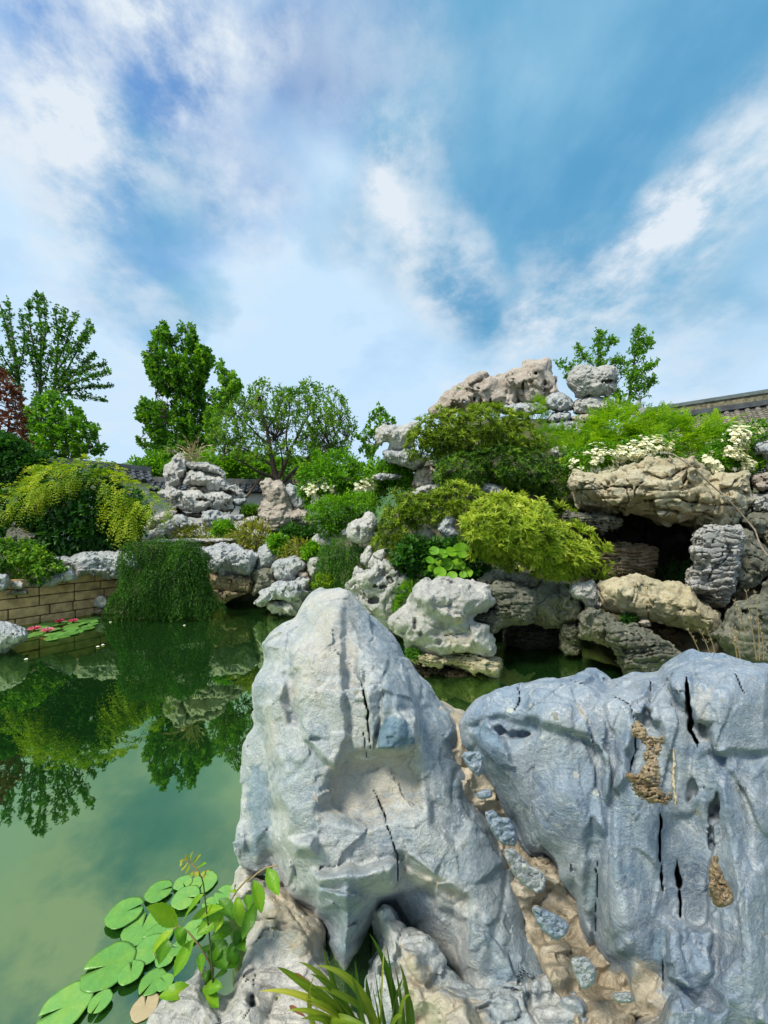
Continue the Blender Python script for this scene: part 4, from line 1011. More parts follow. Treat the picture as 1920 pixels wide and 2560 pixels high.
GC = 'rocks below the yews'
rock('rugged pitted grey rock behind the tip of the pointed rock', 'J 88,445 100,310 170,270 260,208 340,178 420,198 470,250 520,290 600,253 680,290 712,370 640,430 570,560 530,660 450,760 360,820 270,760 200,600 140,500', 7.2, .5, 'grey', group=GC, rough=1.6, crack=1.8, facet=2.0, pits=('J', [(345, 310, 18, 40), (255, 560, 60, 36), (400, 380, 30, 40), (330, 440, 40, 18), (270, 420, 22, 22), (480, 420, 26, 16), (560, 350, 24, 20), (300, 600, 26, 22)]))
rock('pale rock with a dark slit above the rugged rock', 'B 840,1180 870,1110 930,1088 980,1038 1032,1060 1040,1130 1010,1210 960,1245 900,1235', 7.9, .4, 'grey', group=GC, pits=('B', [(925, 1150, 14, 42, 40)]))
rock('narrow upright pale rock between cushion plant and rugged rock', 'J 145,180 200,88 240,75 255,160 232,222 180,255 148,230', 7.4, .25, 'grey', group=GC)
rock('small grey rock under the orange tipped yew', 'J 420,150 480,110 540,140 530,200 450,230 420,200', 7.2, .25, 'grey', group=GC)
rock('big white boulder with dark eroded holes above the dark water', 'J 400,740 470,680 550,600 560,520 620,440 700,393 780,400 850,373 900,378 940,400 1000,384 1060,390 1150,440 1270,440 1288,560 1260,602 1100,690 1098,750 1222,790 1232,850 1282,870 1312,1000 1292,1042 1200,1037 940,1002 900,1032 830,1047 700,1012 560,992 500,932 490,872 430,822', 5.5, .5, 'grey', name='white_boulder', group=GC, rough=.75, crack=.4, R=80,
     pits=('J', [(615, 750, 20, 66, 70), (660, 852, 20, 24, 50), (510, 840, 24, 18, 40), (825, 917, 32, 28, 60), (655, 965, 22, 11, 30), (540, 672, 34, 10, 30), (990, 895, 18, 12, 30)]), plates=[('J 560,520 700,393 1060,390 1110,560 1060,680 1040,760 860,720 640,640', 22, 40), ('J 960,690 1050,690 1035,755 965,750', 10, 8), ('J 860,720 960,750 1100,850 900,900 740,850', -14, 30)], stain=[('J 965,690 1045,690 1035,750 970,755', 10, .8), ('J 900,880 1100,880 1110,1020 930,990', 30, .6)], slots=[('J 940,1000 1200,1030', 1.5, 18), ('J 1100,850 970,850 870,860', 1.6, 16)])
rock('darker layered rock joined to the right of the white boulder', 'J 1240,435 1330,408 1450,408 1530,430 1640,495 1662,560 1642,640 1600,765 1480,742 1370,795 1290,842 1235,832 1238,742 1100,742 1095,692 1230,662 1258,602 1280,560', 5.9, .5, 'moss', group=GC, strata=.7, slots=[('J 1250,620 1450,600 1620,580', 2.2, 26), ('J 1110,715 1400,705', 2, 22)])
rock('tan shelf of rock below the white boulder', 'J 540,1040 700,1020 900,1040 1100,1030 1300,1050 1358,1070 1342,1225 1250,1214 1100,1194 1000,1132 900,1112 780,1132 640,1102', 5.6, .45, 'yellow', group=GC, strata=.6)
rock('dark footing under the tan shelf at the water', 'J 560,1110 900,1150 1100,1180 1335,1222 1330,1300 1000,1330 700,1260', 5.75, .4, 'brown', group=GC, strata=.6)
rock('mossy grey stones along the foot of the front yew', 'J 1130,410 1200,358 1270,298 1400,288 1540,330 1700,350 1700,470 1550,445 1440,410 1300,418 1180,438', 6.5, .4, 'moss', group=GC)

# ------------------------------------------------------------------ right hand grotto
GR = 'rocks of the right hand grotto'
rock('long layered limestone shelf roofing the grotto', 'D 165,595 370,575 520,570 530,500 650,478 960,448 1110,442 1150,510 1222,610 1300,578 1500,538 1525,570 1505,600 1535,690 1515,830 1430,905 1412,975 1290,992 1150,952 1060,902 960,937 810,932 790,892 700,872 500,852 330,842 200,802 195,740 165,670', 7.9, 1.35, 'yellow', name='grotto_shelf', group=GR, strata=.75, rough=.9, crack=.7, R=62, p=3, cell=2.7, bed=.125,
     plates=[('D 530,500 1110,442 1222,610 1150,660 560,620', -14, 14), ('D 800,700 1440,640 1420,960 1290,985 1060,895 960,930 810,925', 16, 16), ('D 1225,610 1500,545 1520,590 1240,640', 12, 8)], slots=[('D 200,690 560,670', 2, 26), ('D 1220,620 1235,700', 2, 24), ('D 560,660 590,760 560,840', 1.6, 18), ('D 250,720 340,800', 1.3, 14), ('D 340,700 460,810', 1.3, 14)], stain=[('D 640,790 700,770 760,800 720,840 650,840', 10, .8), ('D 200,690 760,700 800,880 330,840', 60, .45)])
rock('rounded block at the right end of the grotto shelf', 'D 1520,580 1659,556 1760,560 1760,710 1560,695', 7.9, .8, 'pink', group=GR, strata=.5)
rock('blocky stone below the right end of the shelf', 'D 1515,725 1660,700 1760,715 1760,885 1600,885 1530,855', 7.7, .7, 'grey', group=GR)
rock('white weathered rock above the shelf at the right edge', 'K 1470,900 1490,800 1540,740 1659,665 1800,650 1800,1090 1620,1090 1570,965 1480,950', 8.0, .5, 'cool', group=GR, rough=1.3, slots=[('K 1520,830 1659,770', 2, 22)])
rock('rough upright pillar rock holding up the grotto shelf', 'O 1050,170 1180,138 1400,140 1440,200 1420,330 1380,480 1350,620 1330,722 1292,792 1200,803 1100,772 1040,712 988,692 988,540 1050,440 998,370 1030,260', 6.3, .6, 'grey', name='pillar_rock', group=GR, strata=1.0, rough=1.1, crack=1.2, cell=2.0, R=30, p=3.2)
rock('smooth dark side rock behind the pillar rock', 'O 1380,150 1500,170 1580,260 1659,330 1800,420 1800,520 1640,560 1540,660 1400,740 1330,740', 6.9, .6, 'moss', group=GR, rough=.6)
rock('broad yellowish flat boulder at the mouth of the grotto', 'O 205,615 300,575 420,549 520,551 640,588 760,608 980,638 1050,720 1160,830 1222,920 1228,1012 1130,1062 1000,1042 800,982 640,932 520,902 400,882 280,842 238,762 218,692', 5.9, .55, 'yellow', name='flat_boulder', group=GR, rough=.7, R=52, slots=[('O 640,860 760,880 980,960', 1.8, 22), ('O 620,720 610,850 630,930', 1.8, 18)], plates=[('O 630,730 1050,730 1230,1000 1130,1060 640,930', 14, 16)])
rock('dark diagonal boulder leaning over the water cave', 'O 275,985 400,978 530,985 640,1020 720,1090 800,1150 900,1190 975,1240 910,1320 810,1410 720,1460 480,1450 400,1330 330,1200 265,1080', 5.1, .5, 'moss', name='dark_boulder', group=GR, strata=1.0, rough=.9)
rock('grey green rock wedged above the water cave', 'O 30,960 60,870 130,818 220,848 300,900 405,962 300,1012 270,1085 300,1170 200,1120 40,1100', 5.7, .5, 'moss', group=GR)
rock('dark block at the left of the water cave', 'O -130,950 30,962 54,1245 -130,1250', 6.4, .5, 'moss', group=GR, strata=.5)
rock('small pinkish stones lying under the flat boulder', 'O 525,960 570,920 640,940 650,990 590,995', 5.55, .15, 'pink', group=GR)
rock('great smooth boulder behind the dry grass at the right edge', 'O 1150,1052 1230,1016 1265,955 1310,860 1400,770 1520,728 1600,700 1640,600 1720,520 1860,500 1860,1420 1500,1400 1380,1300 1300,1180 1200,1095', 4.9, .65, 'moss', name='smooth_boulder', group=GR, rough=.6, R=80, crack=.2, strata=.3)
rock('layered stones forming the inner left side of the grotto', 'O 218,292 300,274 480,279 600,284 682,320 694,440 664,535 520,555 400,556 260,576 228,540 208,400', 7.5, .5, 'tan', group=GR, strata=1.6, rough=1.2)
rock('mossy layered stones under the left end of the shelf', 'O -110,-10 80,18 220,8 330,48 410,90 330,145 200,155 60,125 -110,140', 7.3, .6, 'moss', group=GR, strata=1.2)
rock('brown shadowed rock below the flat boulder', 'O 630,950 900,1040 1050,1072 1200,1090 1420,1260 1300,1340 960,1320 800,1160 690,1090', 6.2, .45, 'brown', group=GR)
rock('knot of small grey rocks at the left end of the flat boulder', 'O -60,660 40,620 130,598 200,640 225,760 245,835 130,835 60,765 -20,745', 6.0, .35, 'grey', group=GR, facet=1.6)
rock('green streaked stones between front yew and water cave', 'O -160,620 0,660 60,790 60,880 0,960 -160,960', 6.3, .4, 'moss', group=GR, facet=1.2)
rock('dark rear wall inside the upper grotto', 'O 0,60 300,-80 1200,-60 1500,200 1500,760 1200,820 700,660 200,620 0,400', 9.2, .5, 'shaded', group=GR, R=30)
rock('dark rear wall inside the water cave', 'J 1100,760 1400,640 1800,700 O 700,1000 1000,1200 1000,1500 J 1100,1500', 8.0, .5, 'shaded', group=GR, R=30)
rock('mossy wall rock hanging over the left of the water cave', 'J 1540,420 1700,380 1900,400 2060,500 2060,720 1960,800 1760,780 1640,740 1600,640', 6.5, .45, 'moss', group=GR, facet=1.0)
rock('dim layered rock deep in the left of the water cave', 'J 1380,830 1500,780 1760,770 2010,800 2010,1010 1700,1000 1400,960', 6.9, .45, 'shaded', group=GR, strata=.9)
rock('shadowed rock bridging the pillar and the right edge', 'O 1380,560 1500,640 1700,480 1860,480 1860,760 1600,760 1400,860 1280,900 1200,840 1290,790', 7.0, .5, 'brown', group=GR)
rock('lichen grey rocks at the far right under the shelf end', 'D 1420,930 1540,860 1659,880 1780,900 1780,1200 1640,1120 1540,1050 1480,1000', 7.3, .6, 'moss', group=GR)

# ------------------------------------------------------------------ rocks of the upper mound
GU = 'rocks crowning the mound'
rock('great pinkish arrowhead crag on the skyline', 'C 225,665 240,620 290,560 350,530 410,503 470,450 510,425 560,430 610,435 640,395 700,393 760,375 790,368 820,325 860,313 900,325 940,323 952,350 1000,410 1022,450 1032,500 1055,530 960,565 930,592 760,605 600,625 480,655 380,645 270,668', 12.0, .8, 'pink', name='skyline_crag', group=GU, rough=1.25, crack=.9, facet=1.6, R=46,
     pits=('C', [(415, 577, 9, 9, 400), (512, 503, 12, 18), (530, 575, 10, 24), (590, 575, 12, 26), (795, 482, 11, 32), (655, 585, 14, 10), (940, 460, 10, 26), (480, 560, 9, 20), (740, 440, 20, 12), (880, 400, 12, 20), (690, 520, 12, 20)]), slots=[('C 800,450 790,540', 2.5, 30), ('C 590,560 575,610', 2, 24), ('C 940,470 935,540', 2, 24), ('C 640,400 630,470', 2, 26), ('C 1000,420 1010,490', 1.6, 20)])
rock('blue shadowed ledge under the skyline crag', 'C 575,625 700,595 850,585 955,588 965,642 850,664 780,694 700,652 620,652', 11.6, .7, 'cool', group=GU)
rock('animal head shaped rock with an open mouth on the skyline', 'C 1083,430 1110,390 1160,345 1230,343 1270,356 1330,338 1380,355 1403,400 1392,440 1396,478 1404,505 1350,535 1250,545 1150,553 1122,510 1090,470', 11.0, .6, 'grey', name='head_rock', group=GU, strata=.35, R=40, cell=1.7, pits=('C', [(1365, 452, 56, 16, 90)]))
rock('rounded pale rock between the crag and the head rock', 'C 945,565 980,525 1040,523 1100,560 1132,605 1100,634 1010,644 955,622', 11.0, .5, 'cool', group=GU)
rock('lens shaped rock carrying the head rock', 'C 1118,605 1150,562 1220,550 1300,555 1380,580 1434,622 1400,654 1300,644 1200,664 1130,654', 11.0, .5, 'grey', group=GU)
rock('flat stones below the rounded pale rock', 'C 960,685 1010,645 1100,648 1114,692 1040,714 965,714', 10.9, .5, 'cool', group=GU, pits=('C', [(1047, 652, 10, 6)]))
rock('row of flat stones below the lens shaped rock', 'C 1108,685 1180,660 1330,658 1355,712 1260,726 1150,716', 10.9, .5, 'pink', group=GU, strata=.6)
rock('lowest course of flat stones below the head rock', 'C 955,745 1000,714 1200,714 1345,730 1335,785 1150,806 1100,804 1000,776', 10.8, .6, 'cool', group=GU, strata=.8)
rock('overhanging rock with a round window left of the upper yew', 'B 1035,560 1050,510 1080,480 1150,474 1210,490 1270,450 1322,460 1332,500 1282,560 1262,625 1120,640 1126,620 1122,596 1108,582 1086,588 1080,604 1072,612 1045,590', 9.6, .5, 'grey', name='window_rock', group=GU, pits=('B', [(1103, 601, 20, 19, 500)]))
rock('thick dark slab under the window rock', 'B 1072,652 1120,632 1240,628 1340,658 1374,692 1332,744 1270,760 1200,733 1140,713 1100,692', 9.5, .6, 'cool', group=GU)
rock('small slab at the left side of the upper yew', 'B 1378,702 1410,674 1480,668 1514,690 1440,718 1400,744', 9.4, .4, 'cool', group=GU)
rock('rough tan masonry pier below the thick slab', 'B 1300,755 1420,735 1450,800 1435,875 1340,895 1280,875', 9.6, .5, 'pink', group=GU, facet=1.8, rough=1.3)
rock('flat blue slab among the flowering shrub', 'B 1015,803 1060,784 1190,790 1234,812 1130,828 1050,834', 10.0, .5, 'cool', group=GU)
rock('round grey rock behind the flowering shrub', 'B 865,745 900,710 950,715 965,750 930,770 870,765', 11.5, .4, 'moss', group=GU)
rock('small white rock right of the upper yew', 'C 975,895 1010,868 1080,868 1114,892 1102,925 1040,955 998,955', 9.2, .35, 'grey', group=GU)
rock('white stones showing under the tan pier', 'C 78,1165 150,1122 255,1118 262,1160 180,1190 90,1190', 8.9, .35, 'grey', group=GU)
rock('white rock glimpsed between the upper and front yews', 'C 520,1160 560,1108 640,1115 690,1195 600,1200', 8.4, .35, 'cool', group=GU)
rock('tan tipped rock inside the spreading yew', 'C 75,1445 130,1365 185,1388 260,1475 200,1510', 7.6, .3, 'pink', group=GU)
rock('pale bluish rock between the spreading and the front yew', 'C 295,1320 355,1325 345,1390 385,1465 300,1490 235,1395', 7.3, .3, 'cool', group=GU)
# ------------------------------------------------------------------ trees behind
GT = 'trees beyond the garden wall'
tree('thin grey shooted tree cut by the left edge of the photo', [('A 150,1180 140,760 110,560 60,400 10,190 -12,130', 5, 1.2), ('A 122,640 92,430 66,250 55,140', 3, .8), ('A 128,700 60,560 -20,430', 2.5, .7), ('A 118,600 150,480 160,370', 1.8, .6)], 24.0, 'tree',
     along=[('A 140,800 110,560 60,400 10,190', 100, 7), ('A 122,640 92,430 66,250 55,140', 130, 8), ('A 128,700 60,560 -20,430', 60, 9), ('A 118,600 150,480 160,370', 40, 7), ('A 130,740 30,600 -40,560', 60, 10)], px=4.6, cl=6, rad=6.5, tw=.2, group=GT, tint=(.0, .4), spread=1.5, tpl='lobed', wide=.9, cat='tree')
tree('slender upright tree with bare looking trunk, second from the left edge', [('A 262,1180 258,760 262,520 268,330 245,180 240,85', 5, 1), ('A 262,560 212,420 190,270 185,140', 2.5, .7), ('A 265,520 300,330 287,100', 2.2, .7), ('A 260,680 200,500 152,330 140,220', 2.5, .7), ('A 262,700 310,600 332,460', 2, .6)], 24.5, 'tree',
     along=[('A 260,800 262,520 268,330 240,85', 190, 9), ('A 262,560 212,420 190,270 185,140', 110, 8), ('A 265,520 300,330 287,100', 100, 8), ('A 260,680 200,500 152,330 140,220', 100, 8), ('A 262,700 310,600 332,460', 60, 8)], px=4.6, cl=6, rad=6.5, tw=.2, group=GT, tint=(.0, .45), spread=1.8, tpl='lobed', wide=.9)
tree('tree with long level boughs sweeping right above the dome shrub', [('A 330,1180 345,760 362,560 376,380 355,170', 5, 1), ('A 355,690 450,560 540,400 572,260', 2.6, .7), ('A 350,720 500,600 690,535', 2.4, .6), ('A 350,730 520,650 712,588', 2.4, .6), ('A 350,730 560,695 735,688', 2.2, .6), ('A 350,735 500,745 692,782', 2.2, .6), ('A 365,540 430,400 492,210', 2.2, .6), ('A 362,600 470,450 606,300', 2.2, .6), ('A 355,660 480,600 624,475', 2.2, .6), ('A 372,400 410,300 415,190', 1.6, .5)], 24.0, 'tree',
     along=[('A 350,760 362,560 376,380 355,170', 130, 9), ('A 355,690 450,560 540,400 572,260', 130, 8), ('A 380,700 500,600 690,535', 90, 6), ('A 380,715 520,650 712,588', 90, 6), ('A 380,722 560,695 735,688', 90, 5), ('A 380,738 500,745 692,782', 70, 5), ('A 365,540 430,400 492,210', 120, 8), ('A 362,600 470,450 606,300', 120, 8), ('A 355,660 480,600 624,475', 100, 7), ('A 372,400 410,300 415,190', 60, 7)], px=4.6, cl=6, rad=6.5, tw=.2, group=GT, tint=(.0, .5), spread=1.6, tpl='lobed', wide=.9)
tree('low dense green maple under the long level boughs', [('A 330,1240 340,1050 360,900', 4, 2), ('A 340,1050 450,950 560,900', 2, .8), ('A 340,1080 500,1080 650,1090', 2, .8), ('A 340,1030 250,900 200,800', 2, .8)], 21.0, 'tree',
     'A 210,760 330,720 420,770 480,830 545,870 600,920 645,980 612,1040 690,1085 640,1150 560,1145 450,1170 300,1180 200,1150 160,1000 150,880', 520, px=8, cl=11, rad=13, T=1.6, group=GT, tint=(.25, .75), gap=-.35, wl=.7, tpl='lobed', wide=.9)
tree('purple leaved maple at the left edge behind the dome shrub', [('A 20,1360 40,1150 60,1000 50,800', 4, 1.2), ('A 50,1050 120,900 160,820', 2, .6), ('A 40,1100 -30,900 -40,750', 2, .6), ('A 40,1160 120,1120 220,1180', 1.6, .6), ('A 45,1000 90,800 70,680', 1.6, .6)], 15.0, 'maple',
     'A -90,590 20,585 60,650 120,720 155,800 180,900 195,1000 175,1100 230,1160 130,1215 70,1290 0,1350 -90,1350', 330, px=7.5, cl=10, rad=12, T=1.3, group=GT, gap=-.25, wl=.5, tint=(.1, .9), tpl='lobed', wide=.8, name='red_maple')
GP = 'upright maples behind the rock stack'
tree('tall dense upright maple rising behind the rock stack', [('A 1215,1200 1210,900 1200,700 1150,520 1070,310', 6, 1), ('A 1205,760 1210,560 1200,400', 3, .8), ('A 1208,800 1260,600 1265,430 1240,300', 3.4, .8), ('A 1210,850 1310,680 1345,480', 3, .8), ('A 1205,820 1050,600 960,480', 3, .8), ('A 1210,900 1080,800 1010,750', 2.4, .8), ('A 1275,1200 1265,950 1240,760', 4, 1.5)], 33.0, 'tree',
     ['A 960,840 1060,800 1150,900 1330,880 1420,860 1400,1050 1330,1150 1200,1160 1080,1080 1010,1000', 'A 1062,272 1088,310 1105,400 1130,340 1190,285 1215,330 1238,278 1262,320 1280,380 1310,425 1362,462 1382,515 1345,620 1325,700 1330,780 1330,900 1290,1040 1320,1150 1200,1150 1180,1000 1130,880 1100,800 1000,700 945,560 935,500 945,470 985,400 1000,340 1040,330'], [320, 1250], px=6.8, cl=12, rad=11, T=2.6, group=GP, tint=(.0, .8), gap=-.5, wl=1.3, upw=1.3, tpl='lobed', wide=.85, umin=.15)
tree('lower bright maple left of the tall upright maple', [('A 1050,1260 1040,1080 1000,900 960,820', 3, .8), ('A 1035,1050 1090,900 1070,800', 2, .6), ('A 1020,1120 940,1060 900,1030', 1.6, .5)], 29.0, 'hedge',
     ['A 930,770 985,800 1060,800 1085,900 1100,1000 1180,1080 1130,1150 1060,1170 1000,1060 960,1010 900,920 895,840', 'A 880,1030 960,1060 1060,1080 1080,1160 960,1110 900,1060'], [300, 60], px=8, cl=10, rad=11, T=1.8, group=GP, tint=(.0, .6), gap=-.2, wl=.9, upw=.9, tpl='lobed', wide=.85)
tree('shorter plumed maple right of the tall upright maple', [('A 1380,1200 1400,950 1450,760 1440,560', 4, .8), ('A 1420,850 1500,720 1530,640', 2.2, .6), ('A 1440,730 1490,640 1490,590', 2, .6), ('A 1395,980 1350,850 1345,750', 2, .6)], 31.0, 'tree',
     ['A 1442,530 1470,600 1500,590 1530,640 1568,690 1545,760 1500,850 1440,900 1420,1000 1370,1080 1330,1060 1320,900 1340,740 1380,700 1410,700 1400,560'], 420, px=6.5, cl=11, rad=11, T=2.0, group=GP, tint=(.2, .95), gap=-.25, wl=1.0, upw=1.1, tpl='lobed', wide=.85)
tree('spreading crabapple with forked dark limbs and propped boughs', [('B 420,870 385,810 372,740 345,600 330,480 300,400 285,300', 9, 1.2), ('B 400,835 460,700 500,600 590,430 650,300', 6, 1), ('B 430,850 520,760 600,680 700,560 800,470', 6, 1), ('B 385,815 250,770 190,715 110,690', 5, .9), ('B 372,740 210,640 90,590 20,600', 4.5, .8), ('B 350,620 250,520 180,440 120,400', 3.4, .8), ('B 470,690 450,560 480,400 470,280', 3.4, .8), ('B 335,500 400,380 420,280', 2.6, .7), ('B 560,720 650,720 760,640', 3, .8), ('B 430,800 430,650 380,560', 3, 1), ('B 600,680 680,640 850,560', 2.6, .7), ('B 500,600 620,540 740,360', 3, .7), ('B 590,430 600,300 600,210', 2, .6), ('B 180,640 90,640 20,700', 2, .6)], 15.5, 'crab',
     ['B 0,400 90,330 180,270 290,170 370,220 470,225 560,185 620,180 700,225 740,225 790,265 850,310 850,380 900,460 920,490 890,530 890,600 850,650 740,680 640,700 600,600 520,540 420,520 330,480 300,560 220,590 120,600 60,690 -20,650 -40,500', 'B 20,560 200,600 330,560 480,560 700,600 880,590 830,700 640,745 480,700 420,640 300,720 150,710 40,660'], [1250, 330], px=7, cl=9, rad=11, T=2.0, tint=(.1, .95), gap=-.36, wl=.75, upw=.2, name='crabapple_tree', umin=.1, front=.55, spread=1.6, tw=.5)
for lab, s in (('left timber prop slanting down from the crabapple bough to the white wall', 'I 955,305 815,495'), ('right timber prop leaning under the crabapple fork', 'I 1235,295 1282,420'), ('short timber prop just left of the right one', 'I 1212,300 1228,385')):
    p = Z(s); X = Wp(p[:, 0], p[:, 1], np.array([15.3, 14.7])); o = Tubes().add([X[0], (X[0] + X[1]) / 2, X[1]], .045, 7).build('tree_prop', TIMBER); tag(o, lab, 'prop', 'timber props under the crabapple')
tree('young green tree left of the window rock', [('B 1000,760 1030,600 1060,480 1060,370', 2.4, .7), ('B 1030,600 960,560 930,530', 1.4, .5), ('B 1050,520 1120,460 1150,450', 1.4, .5)], 15.0, 'hedge',
     ['B 1060,350 1085,400 1150,440 1160,470 1110,490 1050,560 1040,640 1000,700 940,640 920,540 950,510 980,440 1010,390'], 150, px=8, cl=10, rad=10, T=.9, tint=(.1, .6), gap=-.2, wl=.5, tpl='lobed', wide=.8)
GH = 'trees behind the head rock'
tree('broad young tree behind the head rock on the skyline', [('C 1440,720 1400,520 1340,400 1290,310 1280,230 1310,130', 4, .7), ('C 1340,400 1230,330 1170,270 1165,215', 2, .6), ('C 1380,470 1150,400 1030,330', 2, .5), ('C 1290,310 1340,240 1390,170', 1.4, .5), ('C 1360,430 1380,350 1400,300', 1.4, .5), ('C 1180,400 1060,430', 1.2, .4)], 14.5, 'bright',
     along=[('C 1300,320 1280,230 1310,130', 60, 10), ('C 1340,400 1230,330 1170,270 1165,215', 60, 11), ('C 1300,440 1150,400 1030,330', 70, 13), ('C 1290,310 1340,240 1390,170', 40, 9), ('C 1360,430 1380,350 1400,300', 30, 10), ('C 1180,400 1060,430', 30, 9), ('C 1400,560 1360,430 1290,330', 60, 14)], px=7, cl=8, rad=8, group=GH, tint=(.0, .6), spread=.8, tw=.5)
tree('narrow young tree leaning right of the head rock', [('C 1455,740 1480,600 1505,420 1540,220 1550,100', 4, .7), ('C 1495,470 1600,360 1659,330', 2, .5), ('C 1500,450 1450,330 1400,310', 1.6, .5), ('C 1490,540 1600,470 1650,440', 2, .5), ('C 1530,280 1600,200 1625,170', 1.6, .5), ('C 1470,640 1420,560 1390,500', 1.6, .5)], 14.0, 'bright',
     along=[('C 1480,640 1505,420 1540,220 1550,100', 130, 12), ('C 1495,470 1600,360 1659,330', 70, 11), ('C 1500,450 1450,330 1400,310', 40, 10), ('C 1490,540 1600,470 1650,440', 60, 10), ('C 1530,280 1600,200 1625,170', 60, 10), ('C 1470,640 1420,560 1390,500', 60, 12)], px=7, cl=8, rad=8, group=GH, tint=(.0, .6), spread=.8, tw=.5)

# ------------------------------------------------------------------ planting
shrub('bright green thicket behind the low wall, seen through the crabapple', 'B -120,690 0,672 150,660 300,690 560,700 700,720 760,800 700,880 560,880 300,850 60,845 -120,820', 20.5, 1.6, 'hedge', n=1300, px=9, wide=.5, cl=7, rad=9, name='thicket', gap=-.7, tint=(.15, .8), wl=.9)
shrub('bright green thicket filling the gap left of the rock stack', 'A 880,1180 980,1130 1080,1160 1330,1170 1600,1210 1600,1310 1060,1310 880,1290', 21.0, 1.4, 'hedge', n=900, px=9, wide=.5, cl=7, rad=9, name='thicket', gap=-.7, tint=(.1, .7), wl=.9)
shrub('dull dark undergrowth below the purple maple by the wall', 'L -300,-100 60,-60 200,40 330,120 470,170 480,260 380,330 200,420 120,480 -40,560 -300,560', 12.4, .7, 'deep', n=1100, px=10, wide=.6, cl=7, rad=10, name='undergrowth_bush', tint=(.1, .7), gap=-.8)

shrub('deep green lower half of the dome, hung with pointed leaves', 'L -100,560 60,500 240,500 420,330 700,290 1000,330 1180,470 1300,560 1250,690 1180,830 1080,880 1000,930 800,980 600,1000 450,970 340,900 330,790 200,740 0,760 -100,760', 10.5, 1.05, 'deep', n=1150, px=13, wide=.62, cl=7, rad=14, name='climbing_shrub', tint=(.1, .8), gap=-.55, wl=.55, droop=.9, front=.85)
gd = shrub('golden green dome shrub with drooping sprays at the left', 'L -120,560 0,500 100,420 200,335 280,250 380,208 500,183 650,188 800,220 930,238 1050,290 1120,350 1200,410 1320,428 1420,508 1475,612 1440,655 1350,692 1240,640 1200,560 1000,470 900,420 720,360 650,440 480,480 380,600 330,660 180,620 120,560 0,640 -120,660', 10.2, 1.15, 'gold', kind='feather', n=1150, px=7.5, wide=.42, cl=7, rad=26, name='golden_shrub', tint=(.05, .6), gap=-.6, wl=.5, droop=.75, stems=6, new=(.5, .35, .0))
shrub('yellow leaved spray hanging down the right side of the dome shrub', 'L 900,470 1080,460 1190,540 1230,640 1200,740 1160,860 1080,830 1060,740 960,690 920,600', 9.6, .35, 'gold', kind='feather', n=240, px=7.5, wide=.42, cl=7, rad=28, name='golden_spray_shrub', tint=(.1, .7), gap=-.5, wl=.3, droop=1.1, new=(.4, .3, .1))
shrub('low speckled yellow and green bush over the left capstones', 'L -160,880 0,872 200,888 330,908 440,1000 520,1060 595,1092 480,1150 400,1192 300,1200 200,1190 100,1140 0,1130 -160,1130', 8.6, .45, 'crab', n=620, px=8, wide=.7, cl=6, rad=9, name='low_bush', tint=(.0, .5), gap=-.75, wl=.3, droop=.5, new=(.25, .4, .15), front=.9)
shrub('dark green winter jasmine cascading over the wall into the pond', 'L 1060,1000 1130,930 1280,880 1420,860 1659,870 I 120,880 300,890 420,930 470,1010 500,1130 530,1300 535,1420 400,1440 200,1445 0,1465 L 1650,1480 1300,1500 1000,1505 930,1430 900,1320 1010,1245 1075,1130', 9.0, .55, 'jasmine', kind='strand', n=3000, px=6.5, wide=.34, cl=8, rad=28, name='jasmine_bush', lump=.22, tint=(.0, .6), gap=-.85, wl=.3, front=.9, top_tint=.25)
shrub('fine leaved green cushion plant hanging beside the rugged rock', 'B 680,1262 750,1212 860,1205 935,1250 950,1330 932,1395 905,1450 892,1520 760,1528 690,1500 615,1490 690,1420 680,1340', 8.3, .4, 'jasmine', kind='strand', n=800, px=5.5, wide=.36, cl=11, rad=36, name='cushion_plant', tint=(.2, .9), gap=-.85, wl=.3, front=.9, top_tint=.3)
fs = shrub('loose flowering shrub with cream blossoms under the crabapple', 'B 530,900 560,780 620,700 700,700 800,650 880,690 960,740 1080,690 1200,740 1275,800 1285,875 1150,885 1060,935 1000,960 800,970 640,1030 560,960', 10.8, .9, 'bright', n=1000, px=9, wide=.5, cl=8, rad=12, name='flowering_shrub', tint=(.0, .6), gap=-.6, wl=.5, stems=4)
flowers_on(fs, 'B 540,910 620,800 760,850 840,820 1010,800 1060,880 1000,930 860,920 760,920 660,1010 600,960', 10.7, .9, 330, 5.6, cl=4, rad=9)
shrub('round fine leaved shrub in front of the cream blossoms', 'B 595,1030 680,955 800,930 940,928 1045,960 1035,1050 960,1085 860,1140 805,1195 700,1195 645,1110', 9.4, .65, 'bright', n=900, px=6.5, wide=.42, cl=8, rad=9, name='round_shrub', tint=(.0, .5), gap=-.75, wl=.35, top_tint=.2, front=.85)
shrub('dark shrub between the window rock and the tan pier', 'B 1090,700 1200,735 1290,760 1300,860 1200,885 1120,850 1060,790', 10.1, .5, 'bright', n=330, px=8, wide=.5, cl=7, rad=10, name='small_shrub', tint=(.0, .35), gap=-.7)
GY = 'spreading yews on the mound'
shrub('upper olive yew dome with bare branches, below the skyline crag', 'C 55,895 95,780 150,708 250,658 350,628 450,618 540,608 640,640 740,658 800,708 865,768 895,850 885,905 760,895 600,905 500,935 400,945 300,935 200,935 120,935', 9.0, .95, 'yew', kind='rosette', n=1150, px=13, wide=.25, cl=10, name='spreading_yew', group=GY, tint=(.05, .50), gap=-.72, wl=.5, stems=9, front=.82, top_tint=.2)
shrub('dark drooping yew filling the shade under the upper dome', 'C 250,950 480,920 620,895 880,895 960,955 1085,975 1130,1150 1150,1310 1060,1325 980,1235 900,1185 760,1195 680,1135 560,1085 500,1115 240,1125 230,1030', 8.6, .8, 'yew_dark', kind='rosette', n=1000, px=13, wide=.25, cl=9, name='spreading_yew', group=GY, tint=(.05, .8), gap=-.75, wl=.5, front=.85)
